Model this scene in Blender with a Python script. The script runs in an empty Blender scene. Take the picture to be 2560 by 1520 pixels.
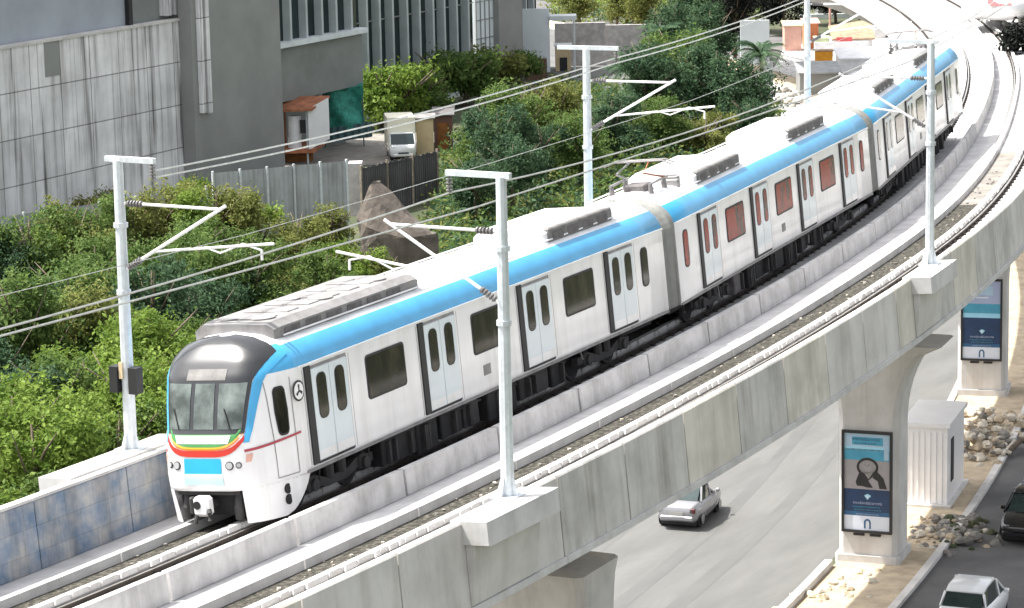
import bpy, math, random
from mathutils import Vector, Matrix
random.seed(7)
PI = math.pi
scene = bpy.context.scene
C = scene.collection

# ------------------------------------------------------------------ camera
W0, H0, FPX = 2560.0, 1520.0, 7109.27
YAW, PITCH, ROLL = 1.1026652, 0.1880738, -0.0207107
CAM = Vector((-45.61884, -30.32901, 15.17609))
fw = Vector((math.sin(YAW)*math.cos(PITCH), math.cos(YAW)*math.cos(PITCH), -math.sin(PITCH)))
rt0 = Vector((math.cos(YAW), -math.sin(YAW), 0)); up0 = rt0.cross(fw)
rt = rt0*math.cos(ROLL)+up0*math.sin(ROLL); up = up0*math.cos(ROLL)-rt0*math.sin(ROLL)
cd = bpy.data.cameras.new("Camera"); cam = bpy.data.objects.new("Camera", cd); C.objects.link(cam)
cd.sensor_width = 36.0; cd.lens = FPX/W0*36.0; cd.clip_start = 1.0; cd.clip_end = 3000
cam.matrix_world = Matrix(((rt.x, up.x, -fw.x, CAM.x), (rt.y, up.y, -fw.y, CAM.y), (rt.z, up.z, -fw.z, CAM.z), (0, 0, 0, 1)))
scene.camera = cam

# ------------------------------------------------------------------ light
SUN_DIR = Vector((-0.30, 0.95, 0)).normalized()
EL = math.radians(60)
sund = Vector((SUN_DIR.x*math.cos(EL), SUN_DIR.y*math.cos(EL), math.sin(EL)))
world = bpy.data.worlds.new("World"); scene.world = world; world.use_nodes = True
nt = world.node_tree; bg = nt.nodes["Background"]
sky = nt.nodes.new("ShaderNodeTexSky"); sky.sky_type = 'NISHITA'; sky.sun_disc = False
sky.sun_elevation = EL; sky.sun_rotation = math.atan2(sund.x, sund.y)
sky.air_density = 1.0; sky.dust_density = 4.0; sky.ozone_density = 1.0
nt.links.new(sky.outputs[0], bg.inputs[0]); bg.inputs[1].default_value = 0.15
hs = nt.nodes.new('ShaderNodeHueSaturation'); hs.inputs['Saturation'].default_value = 0.25
nt.links.new(sky.outputs[0], hs.inputs['Color']); nt.links.new(hs.outputs[0], bg.inputs[0])
sl = bpy.data.lights.new("Sun", 'SUN'); sl.energy = 4.2; sl.angle = math.radians(0.6); sl.color = (1.0, 0.96, 0.9)
sun = bpy.data.objects.new("Sun", sl); C.objects.link(sun)
sun.rotation_euler = sund.to_track_quat('Z', 'Y').to_euler()
scene.view_settings.view_transform = 'Standard'; scene.view_settings.look = 'None'
scene.view_settings.exposure = 1.22; scene.view_settings.gamma = 1
scene.cycles.max_bounces = 6; scene.cycles.transparent_max_bounces = 6

# ------------------------------------------------------------------ pixel -> place
def ray(px, py):
    return fw*FPX + rt*(px-W0/2) - up*(py-H0/2)
def onZ(px, py, z=-10.0):
    d = ray(px, py); return CAM + d*((z-CAM.z)/d.z)
def onY(px, py, y):
    d = ray(px, py); return CAM + d*((y-CAM.y)/d.y)
def proj(P):
    d = P-CAM; z = d.dot(fw); return (W0/2+FPX*d.dot(rt)/z, H0/2-FPX*d.dot(up)/z)

# ------------------------------------------------------------------ the viaduct's own coordinates
RAD, XC = 243.0, 10.35
YC = -0.11+RAD
CANT = 0.0892
cc, cs = math.cos(CANT), math.sin(CANT)
def narrow(s):
    t = min(1, max(0, (s-36)/40.0)); t = t*t*(3-2*t); return 1-0.24*t
def P(s, v, w):
    if v < 0: v = v*narrow(s)
    l = v*cc+w*cs; z = w*cc-v*cs; a = (s-XC)/RAD
    return Vector((XC+(RAD-l)*math.sin(a), YC-(RAD-l)*math.cos(a), z))
def G(s, v, z=-10.0):
    a = (s-XC)/RAD
    return Vector((XC+(RAD-v)*math.sin(a), YC-(RAD-v)*math.cos(a), z))
def tang(s):
    a = (s-XC)/RAD; return Vector((math.cos(a), math.sin(a), 0))
def latv(s):
    a = (s-XC)/RAD; return Vector((-math.sin(a), math.cos(a), 0))

# ------------------------------------------------------------------ materials
def mat(name, col, rough=0.6, var=0.12, scale=2.0, streak=0.0, bump=0.0, metal=0.0, spec=0.5, col2=None, detail=5.0,
        stretch=(1, 1, 1), coat=0.0, lo=0.35, hi=0.65, seams=None, drips=0.0):
    m = bpy.data.materials.new(name); m.use_nodes = True
    t = m.node_tree; b = t.nodes["Principled BSDF"]; L = t.links.new
    b.inputs["Roughness"].default_value = rough; b.inputs["Metallic"].default_value = metal
    b.inputs["Specular IOR Level"].default_value = spec
    b.inputs["Coat Weight"].default_value = coat
    tc = t.nodes.new("ShaderNodeTexCoord"); mp = t.nodes.new("ShaderNodeMapping"); mp.inputs["Scale"].default_value = stretch
    L(tc.outputs["Object"], mp.inputs[0])
    n = t.nodes.new("ShaderNodeTexNoise"); n.inputs["Scale"].default_value = scale; n.inputs["Detail"].default_value = detail
    n.inputs["Roughness"].default_value = 0.6
    L(mp.outputs[0], n.inputs[0])
    r = t.nodes.new("ShaderNodeValToRGB"); e = r.color_ramp.elements
    e[0].position = lo; e[1].position = hi
    c2 = col2 or tuple(min(1, c*(1+var)) for c in col)
    c1 = col if col2 else tuple(c*(1-var) for c in col)
    e[0].color = (*c1, 1); e[1].color = (*c2, 1)
    L(n.outputs[0], r.inputs[0]); out = r.outputs[0]
    if streak > 0:
        mp2 = t.nodes.new("ShaderNodeMapping"); mp2.inputs["Scale"].default_value = (1.1, 1.1, 0.05)
        L(tc.outputs["Object"], mp2.inputs[0])
        n2 = t.nodes.new("ShaderNodeTexNoise"); n2.inputs["Scale"].default_value = 1.6; n2.inputs["Detail"].default_value = 6
        n2.inputs["Roughness"].default_value = 0.7
        L(mp2.outputs[0], n2.inputs[0])
        r2 = t.nodes.new("ShaderNodeValToRGB"); r2.color_ramp.elements[0].position = 0.33; r2.color_ramp.elements[1].position = 0.52
        k = 1-streak; r2.color_ramp.elements[0].color = (k, k*0.99, k*0.97, 1); r2.color_ramp.elements[1].color = (1, 1, 1, 1)
        L(n2.outputs[0], r2.inputs[0])
        mx = t.nodes.new("ShaderNodeMixRGB"); mx.blend_type = 'MULTIPLY'; mx.inputs[0].default_value = 1
        L(out, mx.inputs[1]); L(r2.outputs[0], mx.inputs[2]); out = mx.outputs[0]
    if drips > 0:
        mp4 = t.nodes.new("ShaderNodeMapping"); mp4.inputs["Scale"].default_value = (1.0, 1.0, 0.035)
        L(tc.outputs["Object"], mp4.inputs[0])
        n4 = t.nodes.new("ShaderNodeTexNoise"); n4.inputs["Scale"].default_value = 1.1; n4.inputs["Detail"].default_value = 3; n4.inputs["Roughness"].default_value = 0.75
        L(mp4.outputs[0], n4.inputs[0])
        r4 = t.nodes.new("ShaderNodeValToRGB"); r4.color_ramp.elements[0].position = 0.34; r4.color_ramp.elements[1].position = 0.45
        k = 1-drips; r4.color_ramp.elements[0].color = (k, k*.98, k*.96, 1); r4.color_ramp.elements[1].color = (1, 1, 1, 1)
        L(n4.outputs[0], r4.inputs[0])
        mx = t.nodes.new("ShaderNodeMixRGB"); mx.blend_type = 'MULTIPLY'; mx.inputs[0].default_value = 1
        L(out, mx.inputs[1]); L(r4.outputs[0], mx.inputs[2]); out = mx.outputs[0]
    if seams:
        # cast panel joints: brick pattern laid over the wall's own plane
        sx = t.nodes.new("ShaderNodeSeparateXYZ"); L(tc.outputs["Object"], sx.inputs[0])
        cb = t.nodes.new("ShaderNodeCombineXYZ"); L(sx.outputs[0], cb.inputs[0]); L(sx.outputs[2], cb.inputs[1])
        br = t.nodes.new("ShaderNodeTexBrick"); br.offset = seams[3]; L(cb.outputs[0], br.inputs[0])
        br.inputs["Scale"].default_value = 1; br.inputs["Brick Width"].default_value = seams[0]; br.inputs["Row Height"].default_value = seams[1]
        br.inputs["Mortar Size"].default_value = seams[2]; br.inputs["Mortar Smooth"].default_value = 0.3
        br.inputs["Color1"].default_value = (1, 1, 1, 1); br.inputs["Color2"].default_value = (0.86, 0.86, 0.87, 1); mk = seams[4] if len(seams) > 4 else 0.35; br.inputs["Mortar"].default_value = (mk, mk, mk, 1)
        mx = t.nodes.new("ShaderNodeMixRGB"); mx.blend_type = 'MULTIPLY'; mx.inputs[0].default_value = 1
        L(out, mx.inputs[1]); L(br.outputs[0], mx.inputs[2]); out = mx.outputs[0]
    L(out, b.inputs["Base Color"])
    if bump > 0:
        bp = t.nodes.new("ShaderNodeBump"); bp.inputs["Strength"].default_value = bump; bp.inputs["Distance"].default_value = 0.05
        n3 = t.nodes.new("ShaderNodeTexNoise"); n3.inputs["Scale"].default_value = scale*4; n3.inputs["Detail"].default_value = 6
        L(tc.outputs["Object"], n3.inputs[0]); L(n3.outputs[0], bp.inputs["Height"]); L(bp.outputs[0], b.inputs["Normal"])
    return m
def leafmat(name, c1, c2, trans=0.45):
    m = bpy.data.materials.new(name); m.use_nodes = True; t = m.node_tree; L = t.links.new
    b = t.nodes["Principled BSDF"]; b.inputs["Roughness"].default_value = 0.55; b.inputs["Specular IOR Level"].default_value = 0.10
    tc = t.nodes.new("ShaderNodeTexCoord"); n = t.nodes.new("ShaderNodeTexNoise"); n.inputs["Scale"].default_value = 1.3; n.inputs["Detail"].default_value = 5
    L(tc.outputs["Object"], n.inputs[0])
    r = t.nodes.new("ShaderNodeValToRGB"); r.color_ramp.elements[0].position = 0.35; r.color_ramp.elements[1].position = 0.66
    r.color_ramp.elements[0].color = (*c1, 1); r.color_ramp.elements[1].color = (*c2, 1)
    L(n.outputs[0], r.inputs[0]); L(r.outputs[0], b.inputs["Base Color"])
    tr = t.nodes.new("ShaderNodeBsdfTranslucent"); L(r.outputs[0], tr.inputs[0])
    mx = t.nodes.new("ShaderNodeMixShader"); mx.inputs[0].default_value = trans
    L(b.outputs[0], mx.inputs[1]); L(tr.outputs[0], mx.inputs[2]); L(mx.outputs[0], t.nodes["Material Output"].inputs[0])
    return m
M = {}
M['conc'] = mat('concrete', (0.56, 0.54, 0.515), 0.85, 0.12, 0.8, streak=0.15, bump=0.15)
M['conc_light'] = mat('pale concrete', (0.52, 0.51, 0.50), 0.85, 0.12, 1.2, streak=0.12, bump=0.12)
M['conc_wall'] = mat('weathered divider concrete', (0.50, 0.49, 0.485), 0.85, 0.16, 1.6, streak=0.24, bump=0.2)
M['deck'] = mat('deck concrete', (0.46, 0.45, 0.45), 0.85, 0.16, 1.1, bump=0.15)
M['wallblue'] = mat('blue stained concrete', (0.14, 0.205, 0.30), 0.85, 0.1, 1.5, col2=(0.42, 0.41, 0.39), lo=0.36, hi=0.66, streak=0.35, seams=(0.9, 0.5, 0.010, 0.5, 0.72), detail=9)
M['trench'] = mat('dirty track bed', (0.022, 0.020, 0.014), 0.95, 0.1, 9.0, col2=(0.15, 0.14, 0.11), lo=0.45, hi=0.78, bump=0.8)
M['railhead'] = mat('worn rail steel', (0.45, 0.43, 0.40), 0.35, 0.1, 3, metal=0.8)
M['railside'] = mat('rusty rail', (0.035, 0.027, 0.022), 0.8, 0.3, 4)
M['pole'] = mat('galvanised steel', (0.62, 0.66, 0.69), 0.45, 0.10, 5, metal=0.25, streak=0.25)
M['white'] = mat('white paint', (0.78, 0.77, 0.77), 0.35, 0.04, 1.5, coat=0.2)
M['trainwhite'] = mat('white train paint', (0.74, 0.735, 0.735), 0.32, 0.05, 0.9, streak=0.11, coat=0.25)
M['trainroof'] = mat('white roof paint', (0.72, 0.72, 0.73), 0.5, 0.10, 1.4, streak=0.0)
M['doorgrey'] = mat('pale blue grey door paint', (0.60, 0.655, 0.68), 0.35, 0.04, 1.2, coat=0.2)
M['blue'] = mat('sky blue paint', (0.05, 0.32, 0.58), 0.35, 0.08, 1.6, coat=0.2)
M['cyan'] = mat('bright blue paint', (0.02, 0.30, 0.60), 0.35, 0.03, 1.6)
M['palecyan'] = mat('pale cyan paint', (0.50, 0.78, 0.80), 0.4, 0.03, 1.6)
M['glass'] = mat('dark glass with painted reflections', (0.009, 0.009, 0.007), 0.10, 0.5, 2.2, spec=0.22, col2=(0.050, 0.046, 0.032), stretch=(1, 1, .35), lo=.42, hi=.72)  # lighter streaks put faint reflections into the dark pane colour
M['glassred'] = mat('glass with painted red reflection', (0.23, 0.020, 0.012), 0.22, 0.5, 2.4, col2=(0.06, 0.032, 0.028), spec=0.12, stretch=(1, 1, .5), lo=.45, hi=.60)  # red of reflections and cabin interior put into the pane colour
M['glassgrey'] = mat('grey glass with painted reflection', (0.035, 0.045, 0.040), 0.08, 0.1, 1.6, col2=(0.17, 0.20, 0.19), spec=0.5)  # grey green of the reflected surroundings painted into the windshield colour
M['black'] = mat('black rubber', (0.012, 0.012, 0.013), 0.6, 0.2, 3)
M['under'] = mat('near black underframe', (0.010, 0.0095, 0.010), 0.75, 0.4, 5)  # near black base colour for the sill, floor underside and recessed parts
M['under2'] = mat('dusty equipment box', (0.030, 0.028, 0.028), 0.75, 0.3, 4)
M['mask'] = mat('charcoal gloss paint', (0.018, 0.019, 0.021), 0.22, 0.1, 1.2, coat=0.35)
M['acgrey'] = mat('grey roof unit', (0.22, 0.212, 0.21), 0.6, 0.25, 2.0, streak=0.1)
M['acside'] = mat('grey unit side', (0.15, 0.145, 0.14), 0.65, 0.3, 3.0, streak=0.2)
M['acdark'] = mat('roof unit grille', (0.11, 0.10, 0.10), 0.7, 0.3, 5)
M['bellows'] = mat('grey bellows', (0.27, 0.275, 0.26), 0.7, 0.1, 3, streak=0.3)
M['red'] = mat('red paint', (0.42, 0.025, 0.015), 0.4, 0.08, 2)
M['orange'] = mat('orange paint', (0.60, 0.14, 0.015), 0.4, 0.08, 2)
M['yellow'] = mat('yellow paint', (0.62, 0.36, 0.03), 0.4, 0.05, 2)
M['green'] = mat('green paint', (0.04, 0.20, 0.05), 0.4, 0.08, 2)
M['pink'] = mat('dusky red stripe', (0.36, 0.05, 0.07), 0.4, 0.08, 2)
M['lamp'] = mat('headlamp glass', (0.35, 0.36, 0.37), 0.1, 0.1, 2, spec=0.8)
M['asphalt'] = mat('dusty asphalt', (0.112, 0.112, 0.108), 0.9, 0.13, 0.5, bump=0.4, detail=10, stretch=(.35, 1.6, 1))
M['wear'] = mat('tyre worn asphalt', (0.098, 0.098, 0.095), 0.8, 0.12, 0.6, bump=0.3, detail=10, stretch=(.3, 1.6, 1))
M['asphalt2'] = mat('worn asphalt', (0.105, 0.102, 0.10), 0.9, 0.22, 0.5, bump=0.25, detail=8)
M['paintline'] = mat('faded road paint', (0.5, 0.5, 0.48), 0.8, 0.2, 3)
M['earth'] = mat('scrubby earth', (0.028, 0.045, 0.016), 0.95, 0.1, 0.25, col2=(0.085, 0.085, 0.045), bump=0.5, detail=8)
M['sand'] = mat('sandy soil', (0.42, 0.34, 0.24), 0.95, 0.2, 1.5, bump=0.6, detail=8)
M['dirt'] = mat('grey dirt', (0.20, 0.185, 0.165), 0.95, 0.25, 1.2, bump=0.6, detail=8)
M['rock'] = mat('pale rubble', (0.50, 0.45, 0.37), 0.9, 0.25, 2.5, bump=0.5)
M['rockd'] = mat('brown grey rock', (0.075, 0.065, 0.055), 0.95, 0.25, 1.1, col2=(0.15, 0.125, 0.105), bump=0.6, streak=0.2)
M['bark'] = mat('bark', (0.11, 0.085, 0.06), 0.9, 0.3, 6)
M['barkpale'] = mat('pale bark', (0.22, 0.19, 0.15), 0.9, 0.3, 6)
M['panelconc'] = mat('stained panel concrete', (0.74, 0.73, 0.73), 0.9, 0.18, 0.35, streak=0.40, drips=0.78, seams=(2.9, 2.6, 0.04, 0.0), bump=0.1)
M['bluegrey'] = mat('blue grey render', (0.33, 0.36, 0.40), 0.8, 0.08, 0.4)
M['greywall'] = mat('grey cladding', (0.245, 0.25, 0.24), 0.7, 0.10, 0.35)
M['greywall2'] = mat('dark grey cladding', (0.19, 0.205, 0.195), 0.7, 0.12, 0.5)
M['fin'] = mat('pale grey fin', (0.42, 0.46, 0.46), 0.6, 0.08, 1)
M['facglass'] = mat('teal black glazing', (0.012, 0.024, 0.026), 0.08, 0.4, 0.5, spec=0.6)
M['ledge'] = mat('white ledge', (0.60, 0.64, 0.65), 0.7, 0.1, 1)
M['rust'] = mat('rusty sheet', (0.33, 0.125, 0.06), 0.85, 0.3, 2.0, streak=0.2)
M['greennet'] = mat('green shade net', (0.015, 0.16, 0.12), 0.7, 0.2, 2.2, col2=(0.05, 0.34, 0.26))
M['teal'] = mat('teal grey sheet', (0.06, 0.12, 0.13), 0.6, 0.2, 1.5, streak=0.3)
M['beige'] = mat('beige board', (0.55, 0.43, 0.26), 0.8, 0.1, 1.5)
M['brown'] = mat('brown board', (0.22, 0.085, 0.02), 0.8, 0.3, 2)
M['sheet'] = mat('grey corrugated sheet', (0.36, 0.38, 0.385), 0.6, 0.15, 0.8, streak=0.3, metal=0.1)
M['sheetd'] = mat('dark fence board', (0.060, 0.058, 0.062), 0.85, 0.25, 0.8, streak=0.3)
M['brick'] = mat('brown brick', (0.14, 0.075, 0.06), 0.9, 0.2, 3)
M['palewall'] = mat('pale blue white panel', (0.68, 0.73, 0.76), 0.6, 0.05, 0.6)
M['stonewall'] = mat('pale stone wall', (0.42, 0.40, 0.39), 0.9, 0.2, 2.0, bump=0.3)
M['tile'] = mat('brown roof tile', (0.30, 0.20, 0.13), 0.85, 0.25, 2.5)
M['terracotta'] = mat('terracotta wall', (0.58, 0.20, 0.09), 0.8, 0.15, 1.5)
M['pinkwall'] = mat('pink wall', (0.62, 0.36, 0.29), 0.8, 0.1, 1.5)
M['ambertarp'] = mat('amber tarpaulin', (0.70, 0.30, 0.015), 0.7, 0.15, 1.5)
M['palegreen'] = mat('pale green box', (0.50, 0.56, 0.36), 0.8, 0.1, 1.5)
M['silver'] = mat('silver car paint', (0.27, 0.27, 0.285), 0.25, 0.04, 1, metal=0.35, coat=0.5)
M['carwhite'] = mat('white car paint', (0.70, 0.71, 0.71), 0.25, 0.03, 1, coat=0.5)
M['cream'] = mat('cream paint', (0.80, 0.76, 0.62), 0.5, 0.05, 1)
M['carblack'] = mat('black car paint', (0.012, 0.012, 0.014), 0.15, 0.2, 1, coat=0.6)
M['carglass'] = mat('car glass', (0.015, 0.03, 0.03), 0.05, 0.3, 1, spec=0.7)
M['tyre'] = mat('tyre rubber', (0.015, 0.015, 0.015), 0.85, 0.2, 4)
M['rim'] = mat('wheel rim', (0.35, 0.35, 0.36), 0.35, 0.1, 3, metal=0.7)
M['tail'] = mat('tail lamp', (0.10, 0.012, 0.016), 0.2, 0.1, 3)
M['plate'] = mat('number plate', (0.35, 0.35, 0.33), 0.5, 0.05, 3)
M['frame'] = mat('black frame', (0.014, 0.014, 0.016), 0.4, 0.2, 3)
M['p_sky'] = mat('poster pale blue', (0.36, 0.50, 0.62), 0.4, 0.08, 2)
M['p_teal'] = mat('poster teal', (0.06, 0.30, 0.44), 0.4, 0.10, 2)
M['p_light'] = mat('poster light cyan', (0.30, 0.60, 0.76), 0.4, 0.06, 2)
M['p_greige'] = mat('poster greige', (0.30, 0.28, 0.29), 0.4, 0.08, 2)
M['p_navy'] = mat('poster navy', (0.008, 0.035, 0.10), 0.4, 0.15, 2)
M['p_deep'] = mat('poster deep blue', (0.02, 0.10, 0.22), 0.4, 0.15, 2)
M['p_white'] = mat('poster white', (0.62, 0.66, 0.74), 0.4, 0.04, 2)
M['p_lav'] = mat('poster lavender', (0.35, 0.40, 0.56), 0.4, 0.04, 2)
M['p_skin'] = mat('poster silver grey', (0.26, 0.25, 0.24), 0.4, 0.2, 6)
M['redsign'] = mat('faded red sign', (0.62, 0.10, 0.10), 0.5, 0.1, 2)
M['insul'] = mat('brown insulator', (0.16, 0.15, 0.15), 0.3, 0.2, 4)
M['wire'] = mat('weathered cable', (0.46, 0.47, 0.44), 0.5, 0.15, 3, metal=0.3)
M['concA'] = mat('warm stained concrete', (0.57, 0.54, 0.48), 0.85, 0.14, 0.8, streak=0.18, bump=0.15)
M['concB'] = mat('darker stained concrete', (0.50, 0.485, 0.46), 0.85, 0.16, 0.8, streak=0.20, drips=0.22, bump=0.15)
M['yard'] = mat('pale yard concrete', (0.50, 0.48, 0.46), 0.9, 0.25, 0.8, bump=0.3)
M['leaf_bright'] = leafmat('bright leaves', (0.08, 0.145, 0.022), (0.24, 0.33, 0.07))
M['leaf_mid'] = leafmat('green leaves', (0.06, 0.115, 0.03), (0.17, 0.24, 0.07))
M['leaf_olive'] = leafmat('olive leaves', (0.09, 0.11, 0.028), (0.25, 0.27, 0.085))
M['leaf_dark'] = leafmat('dark leaves', (0.032, 0.070, 0.038), (0.095, 0.16, 0.08), 0.4)
M['leaf_black'] = leafmat('blackish leaves', (0.004, 0.006, 0.005), (0.02, 0.024, 0.018), 0.1)

# ------------------------------------------------------------------ mesh builder
class MB:
    def __init__(s): s.v = []; s.f = []; s.m = []; s.mats = []; s.smooth = False
    def mi(s, m):
        if m not in s.mats: s.mats.append(m)
        return s.mats.index(m)
    def face(s, pts, m):
        b = len(s.v); s.v += [Vector(p) for p in pts]; s.f.append(tuple(range(b, b+len(pts)))); s.m.append(s.mi(m))
    def hexa(s, p, m):
        # p: 8 points, 0-3 bottom ring, 4-7 top ring
        b = len(s.v); s.v += [Vector(q) for q in p]; i = s.mi(m)
        for f in ((3, 2, 1, 0), (4, 5, 6, 7), (0, 1, 5, 4), (1, 2, 6, 5), (2, 3, 7, 6), (3, 0, 4, 7)):
            s.f.append(tuple(b+k for k in f)); s.m.append(i)
    def box(s, x0, x1, y0, y1, z0, z1, m, bev=0.0):
        if bev <= 0:
            s.hexa([(x0, y0, z0), (x1, y0, z0), (x1, y1, z0), (x0, y1, z0), (x0, y0, z1), (x1, y0, z1), (x1, y1, z1), (x0, y1, z1)], m)
        else:
            e = min(bev, (x1-x0)*.45, (y1-y0)*.45, (z1-z0)*.45)
            def ring(a, z): return [(x0+a, y0+a, z), (x1-a, y0+a, z), (x1-a, y1-a, z), (x0+a, y1-a, z)]
            def oct_(z, a): return [(x0+e, y0+a, z), (x1-e, y0+a, z), (x1-a, y0+e, z), (x1-a, y1-e, z), (x1-e, y1-a, z), (x0+e, y1-a, z), (x0+a, y1-e, z), (x0+a, y0+e, z)]
            s.loft([oct_(z0, e), oct_(z0+e, 0), oct_(z1-e, 0), oct_(z1, e)], m, caps=True)
    def obox(s, o, ax, ay, az, m):
        # o: corner, ax/ay/az edge vectors
        o = Vector(o); ax = Vector(ax); ay = Vector(ay); az = Vector(az)
        s.hexa([o, o+ax, o+ax+ay, o+ay, o+az, o+ax+az, o+ax+ay+az, o+ay+az], m)
    def loft(s, rings, m, caps=True, close=True):
        b = len(s.v); n = len(rings[0]); i = s.mi(m)
        for r in rings: s.v += [Vector(q) for q in r]
        for k in range(len(rings)-1):
            for j in range(n if close else n-1):
                j2 = (j+1) % n
                s.f.append((b+k*n+j, b+k*n+j2, b+(k+1)*n+j2, b+(k+1)*n+j)); s.m.append(i)
        if caps and close:
            s.f.append(tuple(b+j for j in reversed(range(n)))); s.m.append(i)
            s.f.append(tuple(b+(len(rings)-1)*n+j for j in range(n))); s.m.append(i)
    def tube(s, pts, r, m, n=8, caps=True):
        pts = [Vector(p) for p in pts]; rings = []
        rs = r if isinstance(r, (list, tuple)) else [r]*len(pts)
        for k, p in enumerate(pts):
            d = (pts[min(k+1, len(pts)-1)]-pts[max(k-1, 0)]).normalized()
            a = Vector((0, 0, 1)) if abs(d.z) < 0.9 else Vector((1, 0, 0))
            u = d.cross(a).normalized(); w = u.cross(d)
            rings.append([p+(u*math.cos(2*PI*j/n)+w*math.sin(2*PI*j/n))*rs[k] for j in range(n)])
        s.loft(rings, m, caps)
    def disc(s, c, ax, r, th, m, n=20, r0=0.0):
        c = Vector(c); ax = Vector(ax).normalized(); a = Vector((0, 0, 1)) if abs(ax.z) < .9 else Vector((1, 0, 0))
        u = ax.cross(a).normalized(); w = u.cross(ax)
        if r0 <= 0:
            s.loft([[c+(u*math.cos(2*PI*j/n)+w*math.sin(2*PI*j/n))*r+ax*t for j in range(n)] for t in (0, th)], m)
        else:
            prof = [(r0, 0), (r, 0), (r, th), (r0, th), (r0, 0)]
            s.loft([[c+(u*math.cos(2*PI*j/n)+w*math.sin(2*PI*j/n))*q+ax*t for j in range(n)] for q, t in prof], m, caps=False)
    def grid(s, f, nu, nv, m, mfun=None):
        b = len(s.v)
        for i in range(nu+1):
            for j in range(nv+1): s.v.append(Vector(f(i/nu, j/nv)))
        for i in range(nu):
            for j in range(nv):
                a = b+i*(nv+1)+j
                s.f.append((a, a+1, a+nv+2, a+nv+1))
                s.m.append(s.mi(mfun((i+.5)/nu, (j+.5)/nv) if mfun else m))
    def sweep(s, prof, s0, s1, ds, m, mfun=None):
        n = max(1, int(round((s1-s0)/ds)))
        rings = [[P(s0+(s1-s0)*k/n, v, w) for v, w in prof] for k in range(n+1)]
        if mfun is None: s.loft(rings, m)
        else:
            b = len(s.v); q = len(prof)
            for r in rings: s.v += r
            for k in range(n):
                for j in range(q):
                    j2 = (j+1) % q
                    s.f.append((b+k*q+j, b+k*q+j2, b+(k+1)*q+j2, b+(k+1)*q+j)); s.m.append(s.mi(mfun(j)))
            s.f.append(tuple(b+j for j in reversed(range(q)))); s.m.append(s.mi(m))
            s.f.append(tuple(b+n*q+j for j in range(q))); s.m.append(s.mi(m))
    def mesh(s, name, off=None, smooth=False):
        me = bpy.data.meshes.new(name); o = off or Vector((0, 0, 0))
        me.from_pydata([tuple(p-o) for p in s.v], [], s.f)
        for m in s.mats: me.materials.append(M[m])
        for p, i in zip(me.polygons, s.m): p.material_index = i; p.use_smooth = smooth
        import bmesh
        bm = bmesh.new(); bm.from_mesh(me)
        bmesh.ops.remove_doubles(bm, verts=bm.verts, dist=1e-5) if smooth else None
        bmesh.ops.recalc_face_normals(bm, faces=bm.faces)
        bm.to_mesh(me); bm.free(); me.update()
        return me

ORG = {}
def tag(o, label=None, cat=None, group=None, kind=None):
    if label: o['label'] = label
    if cat: o['category'] = cat
    if group: o['group'] = group
    if kind: o['kind'] = kind
    return o
def thing(name, label, cat, loc=(0, 0, 0), group=None):
    o = bpy.data.objects.new(name, None); C.objects.link(o); o.location = loc; o.empty_display_size = 0.3
    ORG[o.name] = Vector(loc); return tag(o, label, cat, group)
def part(name, mb, parent, smooth=False, label=None):
    off = ORG[parent.name]
    o = bpy.data.objects.new(name, mb.mesh(name, off, smooth)); C.objects.link(o); o.parent = parent; ORG[o.name] = off
    if label: o['label'] = label
    return o
def solo(name, mb, label, cat, loc=(0, 0, 0), group=None, smooth=False):
    loc = Vector(loc); o = bpy.data.objects.new(name, mb.mesh(name, loc, smooth)); C.objects.link(o); o.location = loc; ORG[o.name] = loc
    return tag(o, label, cat, group)
def struct(name, mb, smooth=False):
    o = bpy.data.objects.new(name, mb.mesh(name, None, smooth)); C.objects.link(o); return tag(o, kind='structure')
def copy_tree(o, parent=None):
    c = o.copy(); C.objects.link(c); c.parent = parent
    if o.name in ORG: ORG[c.name] = ORG[o.name]
    for ch in list(o.children): copy_tree(ch, c)
    return c

# ================================================================== SETTING
b = MB(); b.grid(lambda u, v: (-700+2000*u, -800+2000*v, -10.0), 40, 40, 'earth'); struct('ground', b)
def strip(name, v0, v1, z, m, s0=-60, s1=330, edge=None):
    b = MB(); n = 120
    for k in range(n):
        a, c = s0+(s1-s0)*k/n, s0+(s1-s0)*(k+1)/n
        b.face([G(a, v0, z), G(c, v0, z), G(c, v1, z), G(a, v1, z)], m)
    return struct(name, b)
strip('road', -1.15, 12.5, -9.992, 'asphalt')
strip('service_road', -16.0, -4.4, -9.992, 'asphalt2')
b = MB()
def kerb(b, v0, v1, s0, s1, z0=-10.0, z1=-9.86, m='conc'):
    n = max(1, int((s1-s0)/2))
    b.loft([[G(s0+(s1-s0)*k/n, v, z) for v, z in ((v0, z0), (v1, z0), (v1, z1), (v0, z1))] for k in range(n+1)], m)
strip('median_soil', -4.15, -1.40, -9.93, 'sand')
kerb(b, -1.40, -1.15, -60, 36.0, z1=-9.72, m='conc'); kerb(b, -1.40, -1.15, 39.5, 300); struct('kerb', b)
b = MB(); kerb(b, -4.4, -4.15, -60, 300); struct('kerb', b)
b = MB()
for v0 in (1.7, 3.4, 6.2, 7.9):
    for k in range(120): b.face([G(-60+3*k, v0+.06*math.sin(k*.7), -9.988), G(-57+3*k, v0+.06*math.sin(k*.7+.7), -9.988), G(-57+3*k, v0+.55+.1*math.sin(k*.5+.5), -9.988), G(-60+3*k, v0+.55+.1*math.sin(k*.5), -9.988)], 'wear')
struct('road_wear', b)
# dusty yard in front of the buildings and the far yard by the shacks
b = MB(); q = [onZ(*p, z=-9.985) for p in ((700, 430), (1010, 405), (1130, 330), (905, 335), (700, 400))]
b.face(q, 'dirt'); struct('yard', b)
b = MB(); q = [onZ(*p, z=-9.985) for p in ((1905, 300), (2240, 330), (2330, 40), (1960, 120), (1930, 180))]
b.face(q, 'yard'); struct('path', b)

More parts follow.
